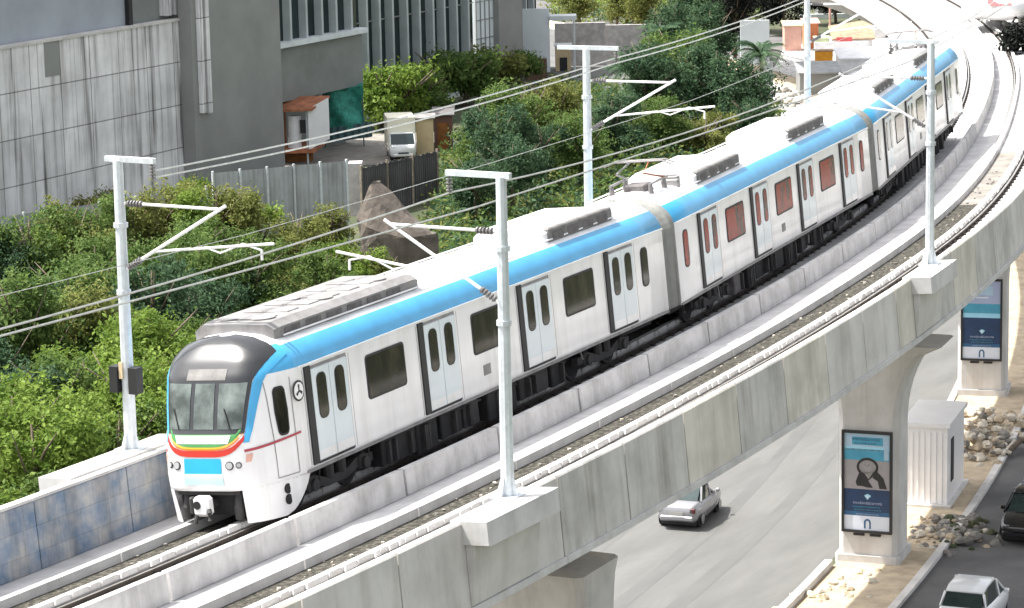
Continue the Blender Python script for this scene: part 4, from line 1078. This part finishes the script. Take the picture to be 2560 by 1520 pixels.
# tall pale hoarding and brick box
def slab(name, label, cat, px0, px1, pyt, pyb, m, depth=.3, base=None, dz=0):
    """a wall facing the viewer's street side, standing on the ground between two pixels"""
    a = onZ(px0, pyb); c = onZ(px1, pyb-(px1-px0)*.0); y = a.y
    k = FPX/((a-CAM).dot(fw)); h = (pyb-pyt)/k/.97
    d = (rt0*(px1-px0)/k)
    n = Vector((-d.y, d.x, 0)).normalized()*depth
    b = MB(); b.obox(a+Vector((0, 0, -.1)), d, n, Vector((0, 0, h+.1)), m)
    return b, a, d, n, h
b, a, d, n, h = slab('', '', '', 1302, 1376, 28, 182, 'palewall')
t = thing('hoarding', 'tall pale blue white panel on two legs beside the office building', 'hoarding', a)
b = MB(); b.obox(a+Vector((0, 0, .9)), d, n, Vector((0, 0, h-.9)), 'palewall'); part('panel', b, t)
for f in (0, .86):
    b = MB(); b.obox(a+d*f+Vector((0, 0, -.1)), d*.14, n, Vector((0, 0, 1.0)), 'palewall'); part('leg', b, t)
b, a, d, n, h = slab('', '', '', 1318, 1368, 150, 200, 'brick', 1.0)
solo('brick_plinth', b, 'brown brick block under the tall pale panel', 'brick block', a)
b, a, d, n, h = slab('', '', '', 1388, 1515, 62, 165, 'stonewall', .3); solo('boundary_wall', b, 'pale stone boundary wall, longer left piece behind the mast crossarm', 'wall', a)
b, a, d, n, h = slab('', '', '', 1515, 1625, 66, 160, 'stonewall', .3); solo('boundary_wall', b, 'pale boundary wall piece at the dark grove, right of the other', 'wall', a)
b, a, d, n, h = slab('', '', '', 1390, 1428, 118, 178, 'beige', 1.5)
g_ = thing('guard_hut', 'small cream guard hut with dark doorway behind the middle mast', 'hut', a)
part('wall', b, g_)
b = MB(); b.obox(a+d*.25-n*.02, d*.5, n*.01, Vector((0, 0, h*.55)), 'black'); part('door', b, g_)
b = MB(); b.obox(a-d*.1-n*.1+Vector((0, 0, h)), d*1.2, n*1.2, Vector((0, 0, .12)), 'ledge'); part('roof', b, g_)
b, a, d, n, h = slab('', '', '', 1376, 1432, 32, 48, 'ledge', 2.0)
a2 = onZ(1376, 182); k_ = h
b = MB(); b.obox(a2+Vector((0, 0, 4.3)), d, n, Vector((0, 0, .35)), 'ledge'); b.tube([a2+d*.9+Vector((0, 0, -.1)), a2+d*.9+Vector((0, 0, 4.4))], .1, 'ledge', 6)
solo('awning', b, 'pale awning jutting from the right end of the office building', 'awning', a2)
# pale panel at the grove
b, a, d, n, h = slab('', '', '', 1852, 1924, 57, 230, 'palewall', .25)
t = thing('screen_wall', 'pale rectangular screen standing behind the palm fronds', 'screen', a)
b = MB(); b.obox(a+Vector((0, 0, h*.4)), d, n, Vector((0, 0, h*.6)), 'palewall'); part('panel', b, t)
for f in (.05, .93):
    b = MB(); b.obox(a+d*f+Vector((0, 0, -.1)), d*.04, n, Vector((0, 0, h*.4+.1)), 'pole'); part('leg', b, t)

# ---- shed on rusty frame, net, van, sheds
a = onZ(708, 412); k = FPX/((a-CAM).dot(fw))
Rr, Dd, U = rt0, Vector((fw.x, fw.y, 0)).normalized(), Vector((0, 0, 1))
def L3(r, d, z): return a+Rr*r+Dd*d+U*z
sh = thing('raised_shed', 'small rusty roofed shed raised on legs with a white side sheet and a white tank', 'shed', a)
b = MB(); b.hexa([L3(-.2, -.2, .75), L3(2.05, -.2, .75), L3(2.6, 2.2, .95), L3(-.2, 2.2, .95), L3(-.2, -.2, 1.0), L3(2.05, -.2, 1.0), L3(2.6, 2.2, 1.2), L3(-.2, 2.2, 1.2)], 'rust'); part('floor', b, sh)
for r, d in ((0, 0), (1.55, 0), (0, 1.9), (1.7, 1.9)):
    b = MB(); b.obox(L3(r, d, -.1), Rr*.12, Dd*.12, U*3.6, 'rust' if d else 'fin'); part('leg', b, sh)
b = MB(); b.hexa([L3(-.4, -.4, 3.45), L3(2.0, -.4, 3.5), L3(3.0, 2.4, 4.0), L3(-.1, 2.4, 4.0), L3(-.4, -.4, 3.6), L3(2.0, -.4, 3.65), L3(3.0, 2.4, 4.15), L3(-.1, 2.4, 4.15)], 'rust'); part('roof', b, sh)
b = MB(); b.hexa([L3(1.72, -.2, .95), L3(3.0, .9, 1.5), L3(3.0, .96, 1.5), L3(1.72, -.14, .95), L3(1.72, -.2, 3.6), L3(3.0, .9, 4.2), L3(3.0, .96, 4.2), L3(1.72, -.14, 3.6)], 'white'); part('side_sheet', b, sh)
b = MB(); b.tube([L3(.75, .6, 1.0), L3(.75, .6, 1.7)], .45, 'trainroof', 16); b.tube([L3(.78, .6, 1.7), L3(.78, .6, 3.1)], .43, 'trainroof', 16);
solo('water_tank', b, 'white cylindrical tank standing inside the rusty roofed shed', 'tank', L3(.75, .6, 1.0))
b = MB(); b.obox(L3(1.15, .2, 2.0), Rr*.42, Dd*.1, U*.85, 'black'); part('window', b, sh)
b = MB(); b.obox(L3(.15, 1.2, -.05), Rr*1.6, Dd*.8, U*.7, 'brown'); solo('firewood_crate', b, 'brown crate in the dark under the raised shed', 'crate', L3(.15, 1.2, 0))
a = onZ(812, 372)
gn = thing('green_net_shelter', 'shelter draped with bright green netting behind the raised shed', 'shelter', a)
b = MB()
b.grid(lambda u, v: L3(2.6*u+.1*math.sin(9*v), .5+.25*math.sin(7*u+4*v), 1.25+3.0*v-.25*math.sin(3*u)*v), 12, 12, 'greennet'); part('net', b, gn)
b = MB(); b.grid(lambda u, v: L3(2.6*u, .5+1.6*v, 4.15-.3*math.sin(3*u)+.1*v), 10, 6, 'greennet'); part('net', b, gn)
b = MB(); b.grid(lambda u, v: L3(.2+3.0*u, .35+.06*math.sin(40*u), .35+1.0*v+.35*u), 60, 2, 'teal'); part('skirting_sheet', b, gn)
for r in (0, 2.6):
    b = MB(); b.tube([L3(r, .6, -.1), L3(r, .6, 4.1)], .05, 'teal', 6); part('pole', b, gn)
b = MB(); b.obox(L3(-.35, .1, .2), Rr*.3, Dd*.3, U*3.7, 'black'); b.obox(L3(-.3, .0, 3.0), Rr*.25, Dd*.1, U*.9, 'palewall'); part('door_post', b, gn)

# small van facing the street
def car(name, label, cat, o, ang, Lc, Wc, Hc, paint, kind, group=None, scale=1.0):
    t = thing(name, label, cat, (0, 0, 0), group)
    hl, hwid = Lc/2, Wc/2
    # stations along the car, front = +x: (x, sill z, belt z, half width)
    if kind == 'sedan':
        prof = [(-hl, .45, .80, .80), (-hl+.08, .32, .92, .90), (-hl+.7, .24, .97, .98), (-hl*.45, .2, .96, 1), (0, .2, .94, 1), (hl*.45, .22, .90, 1), (hl-.6, .24, .80, .97), (hl-.1, .3, .70, .88), (hl, .42, .60, .78)]
        roof = [(-hl+.62, .96, .86), (-hl+1.35, Hc-.04, .74), (-hl+1.9, Hc, .75), (0.15, Hc-.01, .75), (hl-1.95, Hc-.1, .75), (hl-1.15, .86, .88)]
    elif kind == 'hatch':
        prof = [(-hl, .45, .90, .84), (-hl+.08, .32, .98, .93), (-hl+.6, .24, 1.0, .99), (-hl*.4, .2, .98, 1), (0, .2, .96, 1), (hl*.5, .22, .93, 1), (hl-.5, .24, .86, .97), (hl-.1, .3, .75, .88), (hl, .42, .62, .78)]
        roof = [(-hl+.08, .98, .86), (-hl+.42, Hc-.10, .76), (-hl+.85, Hc, .78), (0.1, Hc, .78), (hl-1.55, Hc-.08, .78), (hl-.85, .93, .90)]
    else:
        prof = [(-hl, .4, 1.0, .9), (-hl+.05, .3, 1.05, 1), (0, .25, 1.05, 1), (hl-.3, .25, 1.05, 1), (hl, .35, .95, .92)]
        roof = [(-hl+.02, 1.05, .98), (-hl+.06, Hc, .92), (0, Hc, .92), (hl-.7, Hc, .92), (hl-.25, 1.08, .95)]
    def ring(x, z0, z1, f):
        y = hwid*f; zm = z0+(z1-z0)*.55
        return [(x, -y*.90, z0), (x, y*.90, z0), (x, y*.97, z0+.1), (x, y, zm), (x, y*.95, z1), (x, y*.80, z1+.02), (x, -y*.80, z1+.02), (x, -y*.95, z1), (x, -y, zm), (x, -y*.97, z0+.1)]
    b = MB(); b.loft([ring(*p) for p in prof], paint); body = part('body', b, t, smooth=True)
    b = MB()
    def rring(x, z, f): y = hwid*f; zb_ = .86; return [(x, -y, z), (x, -y*.92, z+.02), (x, y*.92, z+.02), (x, y, z)]
    # roof skin
    rs_ = roof[1:-1]
    b.loft([[(x, -hwid*f, z-.05), (x, -hwid*f*.9, z), (x, hwid*f*.9, z), (x, hwid*f, z-.05), (x, hwid*f*.9, z-.07), (x, -hwid*f*.9, z-.07)] for x, z, f in rs_], paint); part('roof', b, t, smooth=True)
    def belt(x):
        for p, q_ in zip(prof, prof[1:]):
            if p[0] <= x <= q_[0]:
                u = (x-p[0])/(q_[0]-p[0]); return p[2]+(q_[2]-p[2])*u, (p[3]+(q_[3]-p[3])*u)*hwid*.95
        return prof[-1][2], prof[-1][3]*hwid
    # windscreen and rear window
    for (xa_, za, fa), (xb_, zb_, fb), nm in ((roof[-1], roof[-2], 'windscreen'), (roof[0], roof[1], 'rear_window')):
        b = MB(); b.face([(xa_, -hwid*fa*.92, za), (xa_, hwid*fa*.92, za), (xb_, hwid*fb*.92, zb_-.06), (xb_, -hwid*fb*.92, zb_-.06)], 'carglass'); part(nm, b, t)
    # pillars and side windows
    for sg in (-1, 1):
        b = MB()
        for i in range(len(roof)-1):
            (x0_, z0_, f0), (x1_, z1_, f1) = roof[i], roof[i+1]
            b0, w0 = belt(x0_); b1, w1 = belt(x1_)
            if z0_-b0 < .02 and z1_-b1 < .02: continue
            b.face([(x0_, sg*w0*.985, b0-.01), (x1_, sg*w1*.985, b1-.01), (x1_, sg*hwid*f1, max(z1_-.06, b1)), (x0_, sg*hwid*f0, max(z0_-.06, b0))], 'carglass')
        part('side_window', b, t)
        b = MB()
        for (xr, zr, fr), dx in ((roof[1], -.12), (roof[len(roof)//2], 0.0), (roof[-2], .12)):
            xb0 = roof[0][0]+.15 if dx < 0 else (roof[-1][0]-.05 if dx > 0 else xr)
            bz, bw = belt(xb0)
            b.tube([(xb0, sg*bw*.99, bz-.02), (xr, sg*hwid*fr*1.0, zr-.05)], .045, paint, 6)
        part('pillar', b, t)
        for xx in (-hl*.62, hl*.62):
            b = MB(); b.disc((xx, sg*(hwid-.14)-(.09 if sg < 0 else 0), .31), (0, 1, 0), .31, .17, 'tyre', 20)
            b.disc((xx, sg*(hwid+.035)-(.012 if sg < 0 else 0), .31), (0, 1, 0), .19, .012, 'rim', 16); part('wheel', b, t)
        b = MB(); b.box(hl-1.2, hl-1.05, sg*hwid*.98 if sg > 0 else -hwid-.14, hwid+.14 if sg > 0 else -hwid*.98, .92, 1.05, paint, .03); part('mirror', b, t)
        b = MB(); b.box(-hl+.0, -hl+.18, min(sg*hwid*.62, sg*hwid*.90), max(sg*hwid*.62, sg*hwid*.90), .66, .86, 'tail', .03); part('tail_light', b, t)
        b = MB(); b.box(hl-.28, hl-.02, min(sg*hwid*.5, sg*hwid*.84), max(sg*hwid*.5, sg*hwid*.84), .56, .70, 'lamp', .03); part('headlight', b, t)
    b = MB(); b.box(-hl-.05, -hl+.12, -hwid*.82, hwid*.82, .36, .56, paint, .05); part('bumper', b, t)
    b = MB(); b.box(hl-.14, hl+.04, -hwid*.8, hwid*.8, .30, .50, paint, .05); b.box(hl-.02, hl+.05, -hwid*.4, hwid*.4, .5, .58, 'black', .01); part('bumper', b, t)
    b = MB(); b.box(-hl-.06, -hl-.045, -.26, .26, .60, .72, 'plate'); part('number_plate', b, t)
    b = MB(); b.box(-hl+.3, hl-.3, -hwid*.85, hwid*.85, .14, .3, 'black'); part('underbody', b, t)
    t.location = o; t.rotation_euler = (0, 0, ang); t.scale = (scale,)*3
    return t
h_ = math.radians(6.5); p = onZ(1692, 1326)+Vector((math.cos(h_), math.sin(h_), 0))*1.62
car('sedan_car', 'silver sedan seen from behind on the road below the viaduct', 'car', p+Vector((0, 0, .016)), h_, 3.75, 1.6, 1.48, 'silver', 'sedan', scale=.88)
s_ = 31.7; p = G(s_, -6.85); car('hatchback_car', 'white hatchback with dark windows on the service road, cut by the bottom edge', 'car', p+Vector((0, 0, .008)), math.atan2(tang(s_).y, tang(s_).x)-.02, 3.6, 1.62, 1.55, 'carwhite', 'hatch', scale=.92)
s_ = 42.0; p = onZ(2588, 1330); car('black_car', 'black car facing the viewer on the service road, cut by the right edge', 'car', p+Vector((0, 0, .008)), math.atan2(tang(s_).y, tang(s_).x)+PI-.05, 3.9, 1.7, 1.5, 'carblack', 'hatch')
a = onZ(1003, 394); tk = car('white_truck', 'small truck with cream white cargo box and dark windscreen beside the beige shed', 'truck', a, math.atan2(-Dd.y, -Dd.x)+.12, 3.6, 1.7, 1.75, 'carwhite', 'van')
b = MB(); b.box(-1.85, .75, -.92, .92, .62, 2.75, 'cream', .03); part('cargo_box', b, tk)
def shed(name, label, px0, px1, pyb, pyt, wallm, roofm, doorm, depth=2.2, slope=.25):
    b, a, d, n, h = slab('', '', '', px0, px1, pyt, pyb, wallm, depth)
    t = thing(name, label, 'shed', a); part('wall', b, t)
    b = MB(); r = Vector((0, 0, h)); e = d.normalized()*.15; f = n.normalized()*.15
    b.hexa([a-e-f+r, a+d+e-f+r, a+d+e+n+f+r+Vector((0, 0, slope)), a-e+n+f+r+Vector((0, 0, slope)), a-e-f+r+Vector((0, 0, .08)), a+d+e-f+r+Vector((0, 0, .08)), a+d+e+n+f+r+Vector((0, 0, slope+.08)), a-e+n+f+r+Vector((0, 0, slope+.08))], roofm); part('roof', b, t)
    if doorm:
        b = MB(); b.obox(a+d*.2-n.normalized()*.03, d*.6, n.normalized()*.025, Vector((0, 0, h*.8)), doorm); part('door', b, t)
    return t
shed('beige_shed', 'beige board shed between the white van and the brown shed', 1042, 1084, 392, 300, 'beige', 'acgrey', None, 1.6, .1)
shed('brown_shed', 'dark open shed with an orange brown door beside the beige one', 1086, 1132, 376, 292, 'brick', 'acdark', 'brown')

# ---- fences
def fence(name, label, pts, h, m, posth, gap=.0, z0=-10.0, step=2.0, postm='pole', ripple=True):
    t = thing(name, label, 'fence', pts[0])
    b = MB()
    for p, q_ in zip(pts, pts[1:]):
        d = q_-p; L_ = d.length; n = Vector((-d.y, d.x, 0)).normalized(); k = int(L_/.14)
        if ripple: b.grid(lambda u, v: p+d*u+n*(.03*math.sin(u*k*PI))+Vector((0, 0, gap+(h-gap)*v)), k*2, 2, m)
        else:
            kk = int(L_/.22)
            for j in range(kk):
                b.obox(p+d*((j+.06)/kk)+Vector((0, 0, gap)), d*(.88/kk), n*.03, Vector((0, 0, (h-gap)*(1-.04*((j*7) % 5)/5))), m)
    part('sheet' if ripple else 'boards', b, t)
    for p, q_ in zip(pts, pts[1:]):
        d = q_-p; n = max(1, int(round(d.length/step))); nn = Vector((-d.y, d.x, 0)).normalized()
        for j in range(n+1):
            b = MB(); b.obox(p+d*(j/n)+nn*.06-d.normalized()*.05+Vector((0, 0, -.1)), d.normalized()*.10, -nn*.14, Vector((0, 0, posth+.1)), postm); part('post', b, t)
        b = MB(); b.obox(p+nn*.04+Vector((0, 0, h*.45)), d, nn*.05, Vector((0, 0, .08)), postm); b.obox(p+nn*.04+Vector((0, 0, h*.95)), d, nn*.05, Vector((0, 0, .06)), postm); part('rail', b, t)
    return t
fence('corrugated_fence', 'tall grey corrugated sheet fence with pale posts below the office building', [onZ(540, 640), onZ(872, 605)], 4.4, 'sheet', 4.5, .0, step=1.7)
fence('board_fence', 'dark brown board fence with pale posts right of the corrugated fence', [onZ(905, 545), onZ(1095, 498)], 2.9, 'sheetd', 3.0, .0, step=2.4, postm='barkpale', ripple=False)
fence('sheet_fence', 'pale sheet fence half buried in bushes at the foot of the stained concrete wall', [onZ(-30, 700), onZ(520, 612)], 3.1, 'sheet', 3.2, 1.6, step=2.2, postm='fin', ripple=True)
fence('grey_paling', 'broken grey paling fence in the shade of the dark trees', [onZ(1195, 455), onZ(1330, 425)], 2.4, 'stonewall', 2.3, .2, step=2.6, postm='stonewall', ripple=False)
fence('tall_railing', 'thin dark railing in front of the pale screen at the grove', [onZ(1862, 312), onZ(1930, 262)], 2.6, 'sheetd', 3.2, 2.4, step=1.1, postm='sheet', ripple=False)
b, a, d, n, h = slab('', '', '', 874, 908, 412, 540, 'stonewall', 1.2); solo('gate_pier', b, 'grey concrete gate pier between the corrugated and the board fence', 'gate pier', a)
# big rough block behind the train roof
o = onZ(1000, 690); rnd = random.Random(4); b = MB(); rr = []
for k in range(10):
    u = k/9; z = 3.9*u; w_ = 1.0-.10*u-1.5*max(0, u-.68)
    rr.append([o+Rr*(w_*2.0*math.cos(a_)*(1+.10*math.sin(3*a_+k*.4)+.05*math.sin(7*a_+k*1.7)+rnd.uniform(-.05, .05))+(-.5*u*u))+Dd*(w_*1.5*math.sin(a_))+U*(z+(.9*u*math.cos(a_-2.6) if k > 5 else 0)) for a_ in [j*2*PI/22 for j in range(22)]])
b.loft(rr, 'rockd'); solo('rock_outcrop', b, 'brown grey rock standing above the train roof, in front of the board fence', 'rock', o, smooth=False)
o = onZ(950, 660); b = MB(); rr = []
for k in range(6):
    u = k/5; w_ = 1-.8*u; rr.append([o+Rr*(w_*.9*math.cos(a_)*(1+.15*math.sin(2*a_+k)))+Dd*(w_*.8*math.sin(a_))+U*(4.3*u+.0) for a_ in [j*2*PI/9 for j in range(9)]])
b.loft(rr, 'rockd'); solo('rock_outcrop', b, 'pointed grey rock spur left of the big brown rock', 'rock', o)

# ================================================================== FAR SHACKS, TOP RIGHT
shed('terracotta_hut', 'terracotta hut with a pale upper edge behind the tall mast', 2012, 2046, 122, 62, 'terracotta', 'pinkwall', None, 2.0)
shed('pink_hut', 'pink hut partly hidden by the tall mast', 1962, 2004, 128, 68, 'pinkwall', 'beige', None, 2.0)
shed('pale_green_kiosk', 'small pale green kiosk under the brown tiled roof', 2040, 2074, 128, 98, 'palegreen', 'palegreen', None, 1.2, .05)
b, a, d, n, h = slab('', '', '', 2078, 2182, 62, 132, 'trainroof', 2.2)
t = thing('tiled_house', 'white walled house with a brown tiled roof and a faded red signboard', 'house', a)
b = MB(); b.obox(a+Vector((0, 0, -.1)), d, n, Vector((0, 0, h*.5)), 'trainroof'); part('wall', b, t)
b = MB(); q0 = a-n*.3+Vector((0, 0, h*.45)); b.hexa([q0, q0+d*1.04, q0+d*1.04+n*1.4+Vector((0, 0, h*.55)), q0+n*1.4+Vector((0, 0, h*.35)), q0+Vector((0, 0, .12)), q0+d*1.04+Vector((0, 0, .12)), q0+d*1.04+n*1.4+Vector((0, 0, h*.55+.12)), q0+n*1.4+Vector((0, 0, h*.35+.12))], 'tile'); part('roof', b, t)
b = MB(); b.obox(a-n*.36+d*.1+Vector((0, 0, h*.38)), d*.38, n*.03, Vector((0, 0, .45)), 'redsign'); part('signboard', b, t)
b, a, d, n, h = slab('', '', '', 2036, 2172, 108, 142, 'trainroof', .3); solo('yard_wall', b, 'low white wall in front of the tiled house', 'wall', a)
b, a, d, n, h = slab('', '', '', 2040, 2082, 130, 172, 'ambertarp', 1.1)
t = thing('amber_stall', 'box stall wrapped in bright amber tarpaulin below the white wall', 'stall', a); part('tarpaulin', b, t)
b = MB(); b.obox(a-d*.06-n*.1+Vector((0, 0, h)), d*1.12, n*1.2, Vector((0, 0, .08)), 'tile'); part('roof', b, t)
b, a, d, n, h = slab('', '', '', 2045, 2155, -30, 40, 'greywall', 2.5)
t = thing('balcony_house', 'grey house with pale balcony bands at the top edge', 'house', a); part('wall', b, t)
for z in (.35, .75):
    b = MB(); b.obox(a-n*.25-d*.03+Vector((0, 0, h*z)), d*1.06, n*.3, Vector((0, 0, .5)), 'ledge'); part('balcony', b, t)
for f in (.12, .5, .8):
    b = MB(); b.obox(a-n*.03+d*f+Vector((0, 0, h*.5)), d*.12, n*.02, Vector((0, 0, h*.22)), 'black'); part('window', b, t)
b, a, d, n, h = slab('', '', '', 2152, 2186, -20, 45, 'brick', 2.0); solo('brown_tower', b, 'dark brown wall beside the grey balcony house', 'wall', a)
o = onZ(2075, 70); b = MB(); b.tube([o, o+U*5.0], .12, 'pinkwall', 8); solo('utility_pole', b, 'thin pinkish pole in front of the balcony house', 'pole', o)
b, a, d, n, h = slab('', '', '', 2000, 2150, 36, 48, 'ledge', .4); b = MB(); b.obox(a+Vector((0, 0, .0)), d, n, Vector((0, 0, .45)), 'ledge'); solo('pipe_rack', b, 'long white beam lying behind the terracotta hut', 'beam', a)
b, a, d, n, h = slab('', '', '', 2186, 2214, -20, 96, 'conc_light', 1.0); solo('concrete_column', b, 'pale concrete column beside the far end of the viaduct', 'column', a)
for k, (px0, px1, pyt, pyb, m_, lab) in enumerate([(2000, 2100, 186, 240, 'greywall', 'grey low roofed store behind the second carriage'), (2100, 2190, 150, 200, 'trainroof', 'white low store left of the rear carriage')]):
    b, a, d, n, h = slab('', '', '', px0, px1, pyt, pyb, m_, 3.0); t = thing('low_store', lab, 'store', a); part('wall', b, t)
    b = MB(); b.hexa([a-n*.1-d*.05+U*h, a+d*1.05-n*.1+U*h, a+d*1.05+n*1.1+U*(h+.5), a-d*.05+n*1.1+U*(h+.5), a-n*.1-d*.05+U*(h+.1), a+d*1.05-n*.1+U*(h+.1), a+d*1.05+n*1.1+U*(h+.6), a-d*.05+n*1.1+U*(h+.6)], 'sheet' if k == 0 else 'trainroof'); part('roof', b, t)
def rubble(name, label, cs, n, r0, r1, m, spread, seed):
    rnd = random.Random(seed); b = MB()
    for k in range(n):
        c = rnd.choice(cs); p = c+Vector((rnd.gauss(0, spread[0]), rnd.gauss(0, spread[1]), 0)); r = rnd.uniform(r0, r1)
        hh = max(0, spread[2]*(1-((p-c).length/(2.2*max(spread[:2])))**1.0))*rnd.random(); p = p+U*hh
        rings = []
        ph = rnd.uniform(0, 6)
        for z, f in ((-.6, .5), (-.2, 1.0), (.25, .9), (.6, .45)):
            rings.append([p+Vector((r*f*math.cos(j*1.257+ph)*rnd.uniform(.75, 1.25), r*f*math.sin(j*1.257+ph)*rnd.uniform(.75, 1.25), r*z*rnd.uniform(.8, 1.2))) for j in range(5)])
        b.loft(rings, rnd.choice(m))
    return tag(solo(name, b, label, 'rubble', cs[0]), kind='stuff')
for k, (px, py, lab) in enumerate([(2120, 175, 'white rubble pile right of the amber stall'), (2200, 140, 'white rubble beside the concrete column'), (2160, 205, 'pale rubble left of the rear carriage'), (2250, 90, 'white rubble under the far end of the viaduct')]):
    rubble('rubble_heap', lab, [onZ(px, py)], 60, .15, .5, ['trainroof', 'trainroof', 'acgrey'], (1.6, 1.6, .8), 30+k)
rubble('rubble_heap', 'grey rubble on the ground beside the second carriage roof', [onZ(1960, 260), onZ(1990, 235)], 60, .12, .4, ['dirt', 'stonewall', 'rock'], (1.3, 1.3, .5), 41)
# far right: white canopy with a red emblem, dark shrub
o = G(118, -12.5); cpy = thing('station_canopy', 'rounded white canopy with a red emblem at the top right corner', 'canopy', o)
c0 = onZ(2490, 40, z=1.0)
b = MB(); rr = []
for z, f in ((0, .80), (.25, .95), (.7, 1.0), (1.1, .9), (1.3, .6), (1.38, .2)):
    rr.append([c0+Rr*(1.9*f*math.cos(a_))+Dd*(3.2*f*math.sin(a_))+U*z for a_ in [j*2*PI/28 for j in range(28)]])
b.loft(rr, 'white'); part('roof', b, cpy, smooth=True)
b = MB(); b.grid(lambda u, v: c0+Rr*(-.95+1.25*u)+Dd*(-3.1+1.0*v)+U*(.86+.55*v), 6, 4, 'redsign'); part('emblem', b, cpy)
b = MB(); b.tube([Vector((c0.x, c0.y, -10.1)), c0+U*.1], .35, 'conc_light', 12); part('column', b, cpy)
c1 = P(93, -3.0/narrow(93), .15)
t = thing('brush_heap', 'black heap of cut branches at the far end of the empty track, top right', 'brush heap', c1)
b = leafcrown(.95, .75, 1200, .28, 77, 'leaf_black', 7); b.v = [v+c1+Vector((0, 0, .6)) for v in b.v]; part('leaves', b, t)
b = MB()
for k in range(9):
    a_ = k*.7; b.tube([c1+Vector((0, 0, .1)), c1+Vector((.6*math.cos(a_), .6*math.sin(a_), .6)), c1+Vector((1.1*math.cos(a_), 1.1*math.sin(a_), 1.0+.1*k))], [.05, .035, .012], 'leaf_black', 5)
part('branches', b, t)
# ================================================================== MEDIAN AND STREET FURNITURE
s_ = 45.6; T, V = tang(s_), latv(s_); o = G(44.0, -1.95, -9.93)
t = thing('electrical_cabinet', 'white ribbed cabinet standing on the median behind the nearer pier', 'cabinet', o)
b = MB(); b.obox(o, T*3.4, -V*1.5, U*2.75, 'white')
for k in range(7): b.obox(o-V*(.08+.2*k)-T*.03+U*.1, T*.03, -V*.05, U*2.45, 'white')
part('body', b, t)
b = MB(); b.obox(o-T*.12+V*.1+U*2.75, T*3.65, -V*1.7, U*.14, 'white'); part('roof', b, t)
b = MB(); b.obox(o-V*1.505+T*.7+U*.7, T*.5, -V*.02, U*1.5, 'under2'); part('vent', b, t)
b = MB(); b.obox(o-T*.25+V*.15-U*.08, T*3.9, -V*1.8, U*.16, 'conc'); part('base', b, t)
rubble('rubble_heap', 'cream stones heaped behind the white cabinet', [G(52, -3.2), G(56, -3.3), G(54, -2.8)], 230, .07, .26, ['rock', 'rock', 'sand', 'dirt'], (1.1, .7, .8), 51)
rubble('rubble_heap', 'stones and broken concrete beside the foot of the nearer pier', [G(40.2, -3.9), G(41.6, -3.6)], 120, .05, .20, ['rock', 'dirt', 'dirt', 'sand'], (.7, .6, .3), 52)
rubble('rubble_heap', 'scattered yellowish stones on the median in front of the nearer pier', [G(34, -2.4), G(35, -2.6), G(33, -2.2)], 50, .06, .22, ['rock', 'sand'], (.7, .5, .15), 53)
rubble('rubble_heap', 'dusty earth and stones in front of the cabinet', [G(42, -4.4), G(40, -4.7)], 50, .08, .26, ['dirt', 'earth', 'dirt'], (.8, .5, .25), 54)
b = MB()
for k in range(26):
    f = k/25; p = G(38.6+5*f, -4.6-.5*math.sin(f*3), -9.95); 
rnd = random.Random(8)
o = G(51.5, -4.3); b = MB(); b.tube([o+U*.1, o+U*.5+T*.8-V*.5, o+U*.1+T*1.6-V*.9], .10, 'bark', 7); b.tube([o+U*.2-T*.4, o+U*.35+T*1.2-V*.2], .07, 'rock', 6); solo('timber_scrap', b, 'dark timber scrap lying by the cream stones', 'timber', o)
